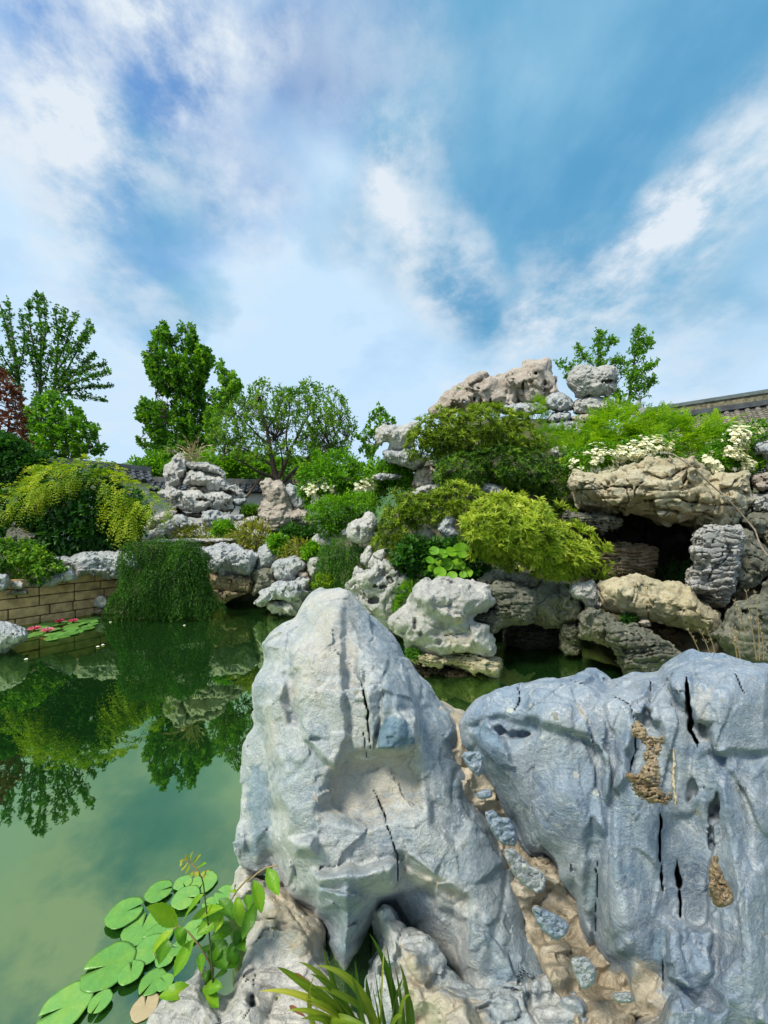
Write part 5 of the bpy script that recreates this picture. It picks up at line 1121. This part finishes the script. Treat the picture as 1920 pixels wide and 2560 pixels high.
shrub('ragged orange tipped yew spreading left of the front dome', 'C -135,1360 -65,1250 0,1150 150,1165 300,1100 480,1115 560,1175 700,1200 520,1290 400,1335 330,1300 250,1370 180,1390 100,1390 60,1480 0,1600 -100,1650 -185,1610 -190,1480', 7.5, .6, 'yew', kind='rosette', n=900, px=13.5, wide=.25, cl=9, name='spreading_yew', group=GY, tint=(.05, .55), gap=-.6, wl=.4, front=.85, new=(.7, .25, .25))
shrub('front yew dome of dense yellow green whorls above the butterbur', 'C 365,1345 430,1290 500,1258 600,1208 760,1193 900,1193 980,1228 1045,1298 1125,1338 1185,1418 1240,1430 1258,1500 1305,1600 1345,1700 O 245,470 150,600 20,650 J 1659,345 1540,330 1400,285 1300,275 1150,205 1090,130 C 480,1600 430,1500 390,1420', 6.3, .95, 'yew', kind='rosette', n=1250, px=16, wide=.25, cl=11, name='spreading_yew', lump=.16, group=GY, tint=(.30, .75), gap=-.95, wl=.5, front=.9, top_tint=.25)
shrub('feathery bright green saplings along the shelf top before the hall roof', 'C 1085,850 1110,800 1180,790 1250,770 1330,650 1420,620 1470,680 1530,660 K 60,640 160,590 300,520 330,440 390,405 470,450 560,520 700,520 790,590 900,590 1080,570 1190,530 1245,610 1300,690 1350,740 1500,770 1659,760 1900,760 1900,860 1500,760 1300,1000 900,1000 700,900 300,920 D 500,480 330,560 170,570 140,480 0,440', 9.0, .9, 'fern', kind='feather', n=1500, px=11, wide=.40, cl=8, rad=46, name='feathery_sapling_thicket', cat='saplings', tint=(.0, .75), gap=-.7, wl=.5, front=.8, droop=.25)
rs = shrub('cream flowered rambling rose over the left half of the grotto shelf', 'D 120,580 130,430 200,370 330,340 560,340 700,290 860,280 935,330 1000,400 900,450 650,470 520,490 500,575 370,580 200,595', 8.1, .5, 'bright', n=560, px=7.5, wide=.55, cl=7, rad=10, name='rambling_rose', group='rambling roses on the shelf', tint=(.0, .5), gap=-.6, wl=.35, stems=3)
flowers_on(rs, 'D 130,570 140,440 330,335 560,345 700,285 860,275 940,340 900,440 650,465 520,480 480,560', 8.0, .5, 330, 5.6, cl=4, rad=9)
rs = shrub('cream flowered rambling rose tumbling over the right half of the shelf', 'K 840,930 880,860 1000,800 1080,720 1150,640 1220,560 1400,560 1659,580 1850,640 1850,720 1659,690 1540,745 1470,835 1560,960 1600,1090 1450,1100 1300,1135 1000,1165 930,1060', 8.0, .55, 'bright', n=620, px=7.5, wide=.55, cl=7, rad=10, name='rambling_rose', group='rambling roses on the shelf', tint=(.0, .45), gap=-.6, wl=.35, stems=3)
flowers_on(rs, 'K 900,930 1000,880 1130,830 1250,540 1400,550 1640,590 1600,640 1400,800 1450,900 1570,990 1450,1090 1250,1130 1010,1140 940,1000', 7.85, .55, 300, 5.6, cl=4, rad=9)
GG = 'ornamental grass tufts along the path'
shrub('yellow green grass mound below the tall standing rock', 'I 735,800 800,770 900,750 980,780 1050,810 1040,880 960,930 900,975 840,960 770,930 730,880', 10.9, .45, 'grass', kind='grass', n=420, px=5, wide=.6, cl=3, rad=34, name='grass_tuft', cat='grass', knd='stuff', group=GG, tint=(.15, .8), front=.9)
shrub('grass strip behind the stone slab path at the foot of the stack', 'I 180,840 230,800 330,780 450,770 520,790 560,830 500,855 300,858', 11.6, .35, 'grass', kind='grass', n=260, px=4.5, wide=.6, cl=3, rad=24, name='grass_tuft', cat='grass', knd='stuff', group=GG, tint=(.0, .6), front=.9)
shrub('short grass in front of the stone slab path', 'I 390,885 500,880 720,870 760,900 740,925 560,915 420,910', 10.8, .3, 'grass', kind='grass', n=240, px=4.5, wide=.6, cl=3, rad=20, name='grass_tuft', cat='grass', knd='stuff', group=GG, tint=(.1, .65), front=.9)
shrub('yellow grass and herbs above the rounded blue boulder', 'I 1115,1010 1180,940 1260,890 1360,900 1440,950 1440,1020 1330,1035 1230,1000', 9.9, .4, 'grass', kind='grass', n=260, px=5, wide=.7, cl=3, rad=26, name='grass_tuft', cat='grass', knd='stuff', group=GG, tint=(.1, .7), front=.9)
GL = 'low bushes along the path'
shrub('bright green bush in front of the pointed white rock', 'I 520,790 540,740 600,715 670,725 710,770 690,815 590,820', 11.2, .35, 'bright', n=130, px=9, wide=.5, cl=8, rad=9, name='low_bush', group=GL, tint=(.1, .7), gap=-.9)
shrub('bright green bush between the grass mound and the pale stone', 'I 1005,890 1040,835 1110,830 1160,880 1165,940 1100,970 1040,965', 10.1, .35, 'bright', n=140, px=9, wide=.5, cl=8, rad=9, name='low_bush', group=GL, tint=(.1, .7), gap=-.9)
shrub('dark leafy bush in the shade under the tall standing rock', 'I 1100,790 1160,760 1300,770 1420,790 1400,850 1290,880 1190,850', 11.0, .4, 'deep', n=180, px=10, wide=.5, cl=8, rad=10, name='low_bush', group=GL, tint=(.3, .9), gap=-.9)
shrub('small olive bush at the foot of the white wall', 'I 780,600 850,570 930,595 935,640 860,660 790,640', 12.6, .3, 'crab', n=100, px=8, wide=.5, cl=8, rad=8, name='low_bush', group=GL, tint=(.1, .9), gap=-.9)
shrub('green leaves spilling over the herbs beside the cushion plant', 'B 600,1260 650,1230 680,1300 660,1340 590,1330 560,1280', 9.0, .25, 'bright', n=110, px=9, wide=.5, cl=7, rad=9, name='low_bush', group=GL, tint=(.1, .7), gap=-.9)
shrub('mossy leaves over stones below the cushion plant', 'B 615,1480 690,1440 760,1450 770,1510 690,1530 620,1515', 8.0, .2, 'gold', n=110, px=6, wide=.5, cl=7, rad=9, name='moss_patch', knd='stuff', tint=(.0, .4), gap=-.9)
shrub('fern like greenery between rugged rock and white boulder', 'J 490,470 560,440 640,440 560,540 540,620 450,690 430,680 490,580', 6.7, .25, 'bright', kind='feather', n=130, px=9, wide=.4, cl=7, rad=26, name='fern', tint=(.1, .7), gap=-.9, front=.9)
shrub('dark broad leaved bush behind the round butterbur leaves', 'J 440,150 520,60 640,40 780,90 860,60 1090,120 1180,210 1260,290 1190,360 1000,390 800,380 690,300 560,290 480,260', 6.9, .4, 'deep', n=420, px=17, wide=.6, cl=6, rad=16, name='low_bush', group=GL, tint=(.1, .9), gap=-.9)
shrub('grassy fern growing in the dark of the grotto', 'O 740,560 800,500 900,480 990,520 1000,620 900,615 790,600', 7.6, .3, 'deep', kind='grass', n=110, px=6, wide=.6, cl=3, rad=40, name='fern', knd='stuff', tint=(.2, .9))
shrub('sprig of ferns growing on the flat stones below the head rock', 'C 840,560 890,580 960,600 950,720 900,770 870,720', 11.0, .3, 'fern', kind='feather', n=90, px=7, wide=.4, cl=7, rad=22, name='fern', tint=(.0, .6))
shrub('tuft of greenery right of the upper yew and the white rock', 'C 880,770 960,750 1100,790 1110,860 1000,870 930,960 880,900', 9.6, .45, 'fern', kind='feather', n=260, px=6.5, wide=.4, cl=7, rad=26, name='low_bush', group=GL, tint=(.0, .45))
shrub('dry grass tuft on the top slab of the rock stack', 'I 270,190 290,120 340,90 390,100 420,180 350,200', 13.1, .25, 'straw', kind='grass', n=70, px=4, wide=.6, cl=3, rad=50, name='dry_grass_tuft', cat='grass', knd='stuff', tint=(.1, .9))
shrub('tiny plants along the left shoulder of the skyline crag', 'C 330,535 360,505 400,500 410,530 360,545', 12.0, .2, 'fern', n=50, px=6, wide=.5, cl=6, rad=6, name='small_plant', tint=(.0, .6))
shrub('green moss and leaves under the flat boulder', 'O 400,900 470,890 530,950 500,985 420,970', 5.6, .12, 'deep', n=70, px=9, wide=.6, cl=6, rad=9, name='moss_patch', knd='stuff', tint=(.3, 1))
shrub('small fern on the water line under the white boulder', 'J 545,1010 590,985 640,1010 630,1045 570,1050', 5.25, .1, 'jasmine', n=60, px=9, wide=.4, cl=6, rad=8, name='fern', tint=(.4, 1))

# ------------------------------------------------------------------ butterbur, lilies, creeper, sword leaves, dry stalks
def disc_leaf(name, c, nrm, r, mat, notch=0.12, cup=0.0, root=None, rot=None, thick=True, wav=.03, tint=.5, sq=1.0):
    nrm = unit(np.array(nrm, float)); a = unit(np.cross(nrm, (0.3, 1, .1))); b = np.cross(nrm, a)
    rot = rng.uniform(0, 6.28) if rot is None else rot
    th = rot + np.linspace(notch, 2 * math.pi - notch, 30)
    V = [np.array(c)]; tn = [tint - .08]
    for q in (.33, .66, .9, 1.0):
        rr = q * r * (1 + (.03 * np.sin(5 * th + rot) + .015 * np.sin(11 * th)) * (q > .8))
        z = cup * r * q * q + wav * r * q * (np.sin(4 * th + rot * 3)) * (q > .5)
        V += list(np.array(c) + rr[:, None] * (np.cos(th)[:, None] * a * sq + np.sin(th)[:, None] * b) + z[:, None] * nrm)
        vein = .10 * (np.cos(th * 11) > .75)
        tn += list(tint + vein + .06 * q + (.0 if q < 1 else -.28))
    V = np.array(V); n = 30
    tri = np.array([[0, 1 + i, 2 + i] for i in range(n - 1)]); qd = np.array([[1 + k * n + i, 1 + (k + 1) * n + i, 2 + (k + 1) * n + i, 2 + k * n + i] for k in range(3) for i in range(n - 1)])
    o = mk(name, V - (np.array(c) if root is None else 0), [tri, qd], LEAF[mat], smooth=True, attrs={'tint': np.clip(tn, 0, 1)})
    if root is None: o.location = c
    else: under(o, root)
    md = o.modifiers.new('thick', 'SOLIDIFY'); md.thickness = .02 * r; md.offset = -1
    return o

bb = empty('butterbur', tuple(Wp(1130, 1440, 6.2))); tag(bb, 'clump of big round glossy butterbur leaves above the white boulder', 'plant')
tb = Tubes()
for (x, y, rx, ry) in ((780, 130, 46, 44), (925, 140, 50, 52), (1015, 128, 74, 58), (850, 155, 36, 50), (745, 212, 36, 42), (890, 245, 52, 58), (990, 250, 50, 62), (762, 282, 34, 40), (815, 235, 34, 40), (830, 318, 56, 34), (1060, 315, 54, 52), (935, 350, 48, 46), (800, 335, 30, 30), (1030, 335, 32, 34)):
    px, py = 860 + x / 3.456, 1340 + y / 3.456; Y = 6.15 + rng.uniform(-.15, .15); c = Wp(px, py, Y)
    disc_leaf('leaf', c, unit(np.array([rng.uniform(-.35, .35), -.75, rng.uniform(.25, .8)])), max(rx, ry) / 3.456 * Y / FPX, 'bright', .12, .16, bb, tint=rng.uniform(.28, .62))
    e = Wp(1130 + rng.uniform(-12, 12), 1452, 6.35); tb.add([c, (c + e) / 2 + (0, .08, .03), e], .008, 5)
tb.build('stalk', LEAF['bright'], bb)

LP = [(1150, 290, 80, 95, 'round lily pad at the top of the near group, beside the seedling stem'), (1010, 300, 55, 62, 'notched pad left of the seedling tip, at the top of the near group'), (850, 360, 98, 72, 'wide creased pad second from the top left of the near group'), (1030, 405, 110, 68, 'pad lying behind the long serrated leaf'),
      (622, 512, 120, 105, 'big pad at the left of the near group with a dark spot'), (735, 600, 130, 110, 'pad tucked under the big left pad'), (840, 660, 100, 95, 'pad in the middle of the near group under the yellow vine'), (790, 750, 105, 100, 'half pad below the middle of the near group'), (512, 868, 160, 155, 'largest pad with a deep notch, lower left of the near group'),
      (662, 918, 76, 78, 'small upright notched pad right of the largest pad'), (808, 960, 88, 80, 'pad touching the base rock near the bottom leaves'), (890, 970, 50, 60, 'pad slipping under the edge of the base rock'), (225, 1140, 175, 130, 'large pad at the bottom left of the near group'), (458, 1110, 62, 78, 'small oval pad beside the bottom left pad'),
      (1290, 390, 68, 72, 'pad close to the white foot of the pointed rock'), (1080, 620, 80, 90, 'yellowish pad under the creeper stems'), (1190, 440, 46, 52, 'small worn pad behind the creeper'), (890, 810, 62, 60, 'pad showing below the drooping brown leaves'), (985, 745, 52, 60, 'pad between the creeper and the rock lobe'), (755, 1120, 80, 90, 'drowned brown pad below the bottom leaves')]
for i, (x, y, rx, ry, lab) in enumerate(LP):
    px, py = 80 + x / 2.676, 2100 + y / 2.676; c = water_at(px, py); c[2] = .010 + .0035 * (i % 5)
    if 'drowned' in lab: c[2] = .004
    o = disc_leaf('lily_pad', c, (0, 0, 1), .5 * (rx + ry) / 2.676 * c[1] / FPX * .98, 'straw' if 'drowned' in lab else 'lily', .10, .0, wav=.008, tint=rng.uniform(.3, .65))
    tag(o, lab, 'lily pad', 'lily pads by the near bank')
region = Z('L 205,1745 250,1660 330,1598 560,1552 760,1540 935,1546 870,1592 700,1660 540,1722 330,1752'); pts = []
pg = np.random.default_rng(21)
for _ in range(6000):
    q = pg.uniform(region.min(0), region.max(0))
    if len(pts) < 34 and poly_sd(q[None], region)[0] > 1 and all(abs(q[0] - p[0]) / 17 + abs(q[1] - p[1]) / 4.2 > 1 for p in pts): pts.append(q)
for i, q in enumerate(pts):
    c = water_at(q[0], q[1]); c[2] = .008 + .003 * (i % 4)
    o = disc_leaf('lily_pad', c, unit(np.array([rng.uniform(-.06, .06), -.05, 1])), rng.uniform(.10, .17), 'lily', .10, .03, wav=.02, tint=rng.uniform(.0, .4))
    tag(o, 'small round green pad in the lily mat at the foot of the block wall', 'lily pad', 'lily pads by the block wall')

def water_lily(px, py, s, lab, pale=.5):
    c = water_at(px, py + 3); c[2] = .05; Y = c[1]
    root = empty('water_lily', tuple(c)); tag(root, lab, 'water lily', 'pink water lilies by the block wall')
    for ring, (n, el, ln) in enumerate(((9, .25, 1.0), (8, .6, .9), (6, 1.0, .7))):
        Lv = Leaves()
        th = np.arange(n) / n * 6.283 + ring * .35; up = np.array([0, 0, 1.])
        d = np.stack([np.cos(th), np.sin(th), th * 0], -1)
        Lv.add(c + d * s * .08, d * math.cos(el) + up * math.sin(el), unit(up * math.cos(el) - d * math.sin(el)), s * ln, s * .42, pale + rng.uniform(-.3, .3, n))
        Lv.build('petal_ring', 'oval', LEAF['pink'], root)
    tb = Tubes().add([c - (0, 0, .04), c + (0, 0, .03), c + (0, 0, .06)], np.array([.02, .03, .012]), 8); tb.build('flower_centre', LEAF['grass'], root)
water_lily(86, 1577, .12, 'pink lily flower nearest the pond boulder', .55); water_lily(119, 1581, .12, 'pale pink lily flower second from the pond boulder', .75)
water_lily(149, 1557, .10, 'dark red lily flower behind the pale pink one', .05); water_lily(183, 1556, .10, 'pink lily flower farthest from the pond boulder', .4)
for lab, x, y in (('white fallen petal floating far from the lilies', 940, 1580), ('white petal floating nearest the jasmine', 1580, 1608), ('one of two white petals adrift, the left one', 828, 1793), ('right one of two white petals adrift together', 872, 1778), ('white petal floating by the left of the pond', 205, 1903)):
    c = water_at(x / 3.456, 1100 + y / 3.456); c[2] = .012
    Lv = Leaves(); Lv.add(np.zeros((1, 3)), np.array([[1, .3, .1]]), np.array([[0, -.3, 1.]]), .055, .04, .9); o = Lv.build('floating_petal', 'oval', LEAF['flower']); o.location = c; tag(o, lab, 'petal', 'white petals on the pond')

def blade(name, pts, Ys, wpx, mat, root, tint, fold=.25, serr=0., taper=1.6, n=14, up=None, tip=0.0, sword=False):
    """a single leaf between pixel points at given distances"""
    p = Z(pts); Ys = np.interp(np.linspace(0, 1, len(p)), np.linspace(0, 1, len(Ys)), Ys)
    X = Wp(p[:, 0], p[:, 1], Ys); t = np.linspace(0, 1, len(p)); tt = np.linspace(0, 1, n)
    if len(p) == 3:
        m = X[1] * 2 - (X[0] + X[2]) / 2; C = (1 - tt)[:, None] ** 2 * X[0] + 2 * (tt * (1 - tt))[:, None] * m + tt[:, None] ** 2 * X[2]
    else: C = np.stack([np.interp(tt, t, X[:, k]) for k in range(3)], -1)
    d = unit(np.gradient(C, axis=0)); view = unit(C - np.array([0, 0, CAMZ])); u = np.array(up if up is not None else (0, 0, 1.0))
    nr = unit(-view * .55 + u * .6 + rng.normal(0, .22, 3)); sd_ = unit(np.cross(d, nr)); nr = np.cross(sd_, d)
    w = wpx * Ys.mean() / FPX * (np.sin(math.pi * np.clip(tt, 0, 1) ** (1 / taper * 1.15)) ** .85 + .02)
    if sword: w = wpx * Ys.mean() / FPX * (1 - tt ** 2.4) * .95 + .0006
    if serr: w = w * (1 + serr * ((np.arange(n) % 2) - .5))
    V = []; tn = []
    for s in (-1, -.5, 0, .5, 1):
        V.append(C + sd_ * (w * .5 * s)[:, None] + nr * (w * .5 * fold * (abs(s) ** 1.3))[:, None]); tn.append(np.full(n, tint) + (.12 if s == 0 else 0) - .05 * abs(s) + tip * np.clip(tt - .6, 0, 1) + rng.normal(0, .02, n))
    V = np.concatenate(V); F = np.array([[k * n + i, k * n + i + 1, (k + 1) * n + i + 1, (k + 1) * n + i] for k in range(4) for i in range(n - 1)])
    o = mk(name, V, F, LEAF[mat], smooth=True, attrs={'tint': np.clip(np.concatenate(tn), 0, 1)})
    return under(o, root)

cr = empty('creeper', tuple(Wp(530, 2450, 1.62))); tag(cr, 'green creeper with serrated leaves hanging over the lily pads by the base rock', 'creeper')
CRE = [((980, 575), (765, 450), 92, .75), ((1000, 560), (1150, 360), 74, .55), ((1070, 530), (1280, 455), 58, .7), ((1290, 480), (1100, 640), 84, .45), ((1285, 490), (1225, 622), 48, .75), ((960, 590), (1022, 712), 60, .3), ((1085, 665), (950, 915), 76, .5), ((945, 600), (808, 765), 58, .85), ((900, 650), (850, 835), 84, .2),
       ((1345, 600), (1195, 655), 62, .25), ((1200, 660), (1305, 865), 110, .15), ((1350, 615), (1422, 745), 70, .12), ((1480, 268), (1536, 492), 74, .55), ((1572, 188), (1652, 372), 74, .5), ((1370, 380), (1400, 582), 64, .65), ((1500, 408), (1405, 665), 80, .2), ((1430, 370), (1445, 470), 52, .3), ((1250, 395), (1345, 535), 70, .15),
       ((1118, 758), (1130, 892), 46, .35), ((1212, 945), (1108, 935), 66, .12), ((1190, 952), (1308, 880), 64, .25), ((1080, 1012), (848, 1048), 80, .6), ((1050, 1062), (825, 1240), 98, .55), ((1083, 1010), (1248, 1122), 90, .5), ((1150, 1002), (1275, 985), 62, .5), ((1395, 790), (1300, 860), 62, .15), ((1330, 690), (1345, 845), 66, .1), ((1180, 700), (1160, 760), 60, .15), ((1400, 640), (1330, 740), 60, .2),
       ((1340, 345), (1365, 335), 44, .8), ((1270, 720), (1200, 830), 80, .12), ((1450, 560), (1390, 700), 60, .15), ((1240, 560), (1330, 640), 70, .2)]
for i, (a, b, w, tn) in enumerate(CRE):
    dk = tn < .28; Yb = 1.70 if dk else 1.62
    m = ((a[0] + b[0]) / 2 + rng.uniform(-8, 8), (a[1] + b[1]) / 2 - 10)
    blade('leaf', f'N {a[0]},{a[1]} {m[0]},{m[1]} {b[0]},{b[1]}', (Yb, Yb - .03, Yb - .05 + rng.uniform(-.04, .04)), 1.12 * w / 2.676, 'creeper', cr, tn, fold=.35, serr=.09, taper=1.15, n=17)
tb = Tubes()
for s, r in (('N 980,575 1050,620 1130,720 1190,830 1205,960', 2.2), ('N 1460,240 1370,340 1300,460 1240,600 1220,800 1205,960', 2.0), ('N 1440,280 1510,220 1565,185 1640,170', 2.0), ('N 1205,960 1120,950 1070,990 1072,1030 1040,1070', 2.0), ('N 1300,480 1330,560 1345,620', 1.4), ('N 1065,980 1090,930 1140,890 1160,850', 1.6), ('N 860,690 820,760 830,800', 1.2), ('N 980,575 900,620 850,680', 1.4)):
    p = Z(s); tb.add(Wp(p[:, 0], p[:, 1], 1.70), r * 1.7 / FPX, 6)
tb.build('stem', LEAF['straw'], cr)
se = empty('tree_seedling', tuple(Wp(532, 2455, 1.60))); tag(se, 'thin dark stemmed seedling with reddish pinnate tip rising over the lily pads', 'seedling')
p = Z('N 1210,950 1200,800 1185,620 1160,420 1148,300 1135,250'); Tubes().add(Wp(p[:, 0], p[:, 1], np.linspace(1.60, 1.56, 6)), np.linspace(2.3, 1.4, 6) * 1.6 / FPX, 7).build('stem', plain('seedling_stem', (.06, .075, .02), .6), se)
tb = Tubes()
for s in ('N 1135,250 1100,190 1060,150 1020,130', 'N 1140,255 1160,220 1170,205', 'N 1135,250 1090,215 1070,210'):
    p = Z(s); tb.add(Wp(p[:, 0], p[:, 1], 1.55), 1.2 * 1.55 / FPX, 5)
tb.build('leaf_stalk', plain('red_stalk', (.30, .14, .05), .6), se)
for a, b, w, tn in (((1050, 150), (1078, 75), 22, .7), ((1072, 160), (1133, 97), 26, .6), ((1098, 190), (1168, 155), 28, .55), ((1040, 140), (1025, 95), 18, .8), ((1022, 132), (985, 150), 18, .85), ((1045, 150), (995, 210), 18, .7), ((1060, 160), (1022, 232), 20, .65), ((1020, 130), (988, 178), 16, .9), ((1070, 210), (1066, 250), 26, .6), ((1090, 215), (1110, 248), 28, .75), ((1165, 205), (1130, 235), 16, .95), ((1168, 205), (1180, 215), 14, .95), ((1160, 220), (1158, 260), 16, .9)):
    blade('leaflet', f'N {a[0]},{a[1]} {(a[0] + b[0]) / 2},{(a[1] + b[1]) / 2 - 3} {b[0]},{b[1]}', (1.55, 1.54, 1.53), w / 2.676, 'sword' if tn > .58 else 'creeper', se, tn, n=9, taper=1.1)

sw = empty('sword_leaf_plant', tuple(Wp(900, 2640, 1.30))); tag(sw, 'tuft of arching sword shaped leaves in the crevice at the bottom of the photo', 'plant')
SWD = [('900,1900 720,1560 515,1395', 64, .62), ('1000,1900 580,1570 370,1435', 58, .45), ('1060,1900 900,1560 640,1420', 66, .58), ('900,1850 560,1640 245,1600', 46, .88), ('830,1760 740,1500 680,1290', 42, .18), ('1085,1900 1095,1560 1108,1290', 32, .80), ('1275,1900 1262,1620 1212,1400', 44, .30), ('1210,1900 1140,1500 1005,1200', 56, .06), ('960,1900 930,1600 905,1390', 38, .1), ('1190,1900 1160,1550 1120,1270', 34, .15), ('640,1900 590,1690 625,1480', 36, .72),
       ('700,1860 800,1790 1020,1860', 60, .4), ('1020,1800 860,1660 620,1560', 60, .42), ('1250,1900 1210,1600 1175,1400', 36, .1), ('1050,1900 1000,1650 985,1500', 40, .05), ('860,1900 760,1740 560,1650', 54, .5), ('1110,1900 1060,1600 1040,1420', 40, .08), ('950,1900 820,1700 700,1600', 52, .3), ('1300,1900 1290,1700 1240,1560', 40, .2), ('800,1900 700,1800 530,1790', 50, .5), ('1150,1880 1190,1790 1230,1770', 44, .45), ('880,1900 700,1640 470,1520', 50, .4), ('930,1900 780,1620 600,1480', 54, .3), ('1130,1900 1090,1650 1075,1450', 40, .12), ('1000,1900 950,1700 880,1480', 46, .22), ('1080,1900 1050,1700 1020,1560', 40, .35), ('1220,1900 1230,1700 1290,1620', 36, .5), ('860,1900 650,1760 440,1730', 46, .6), ('1140,1900 1180,1680 1240,1500', 38, .15)]
for i, (s, w, tn) in enumerate(SWD):
    Yb = 1.12 if tn < .2 else 1.05
    blade('leaf', 'M ' + s, (Yb + .02, Yb - .02, Yb - .06 + rng.uniform(-.02, .03)), 1.0 * w / 2.765, 'sword', sw, tn, fold=.30, taper=1.0, n=18, sword=True, tip=.25 if tn > .5 else 0)
for s in ('490,1470 540,1510 600,1540', '450,1700 500,1730 570,1780'):
    blade('withered_leaf', 'M ' + s, (1.3, 1.28, 1.27), 9, 'maple', sw, .8, n=8)

for i, (s, Yv, lab) in enumerate((('O 1080,1260 1040,1150 970,1020', 3.6, 'leftmost dry stalk, before the brown shadowed rock'), ('O 1165,1260 1130,1150 1075,1030', 3.6, 'second dry stalk from the left behind the near rock'), ('O 1205,1260 1180,1140 1130,1010', 3.6, 'third dry stalk from the left behind the near rock'), ('O 1395,1290 1375,1160 1340,1020', 3.5, 'dry stalk at the left foot of the smooth boulder'), ('O 1420,1290 1400,1150 1370,1010', 3.5, 'dry stalk with dark buds next to the foot of the smooth boulder'),
                                  ('O 1560,1280 1520,1000 1470,690', 3.4, 'tallest dry seeded stalk before the smooth boulder'), ('O 1585,1280 1575,960 1545,700', 3.4, 'tall dry stalk with branching tip right of the tallest one'), ('O 1470,1050 1430,930 1370,770', 3.5, 'leaning dry stalk above the foot of the smooth boulder'), ('O 1620,1280 1610,1100 1560,940', 3.4, 'short dry stalk nearest the right edge'))):
    p = Z(s); X = Wp(p[:, 0], p[:, 1], Yv); t = np.linspace(0, 1, 9)[:, None]; m = 2 * X[1] - (X[0] + X[2]) / 2; C = (1 - t) ** 2 * X[0] + 2 * t * (1 - t) * m + t * t * X[2]
    b = np.array(C[0]); root = empty('dry_stalk', tuple(b)); tag(root, lab, 'dry stalk', 'dry grass stalks behind the near rock')
    Tubes().add(C, np.linspace(1.5, .7, 9) * Yv / FPX, 5).build('stem', LEAF['straw'], root)
    Lv = Leaves(); n = 14; i0 = rng.integers(5, 9, n); Lv.add(C[i0] + rng.normal(0, .004, (n, 3)), unit(rsphere(n) + (0, 0, 1.4)), rsphere(n), .03, .006, rng.uniform(0, 1, n)); Lv.build('seed_head', 'rhomb', LEAF['straw'], root)
p = Z('D 870,410 930,415 985,450 1100,530 1210,640 1330,745 1420,835 1500,930 1560,1000 1600,1120 1659,1200'); Yv = np.interp(np.linspace(0, 1, 11), [0, .1, .2, .75, 1], [7.0, 6.7, 6.4, 6.2, 5.6])
tag(Tubes().add(Wp(p[:, 0], p[:, 1], Yv), 1.7 * 6.5 / FPX, 6).build('bare_vine', BARK_PALE), 'long bare vine stem trailing down across the grotto shelf', 'vine')
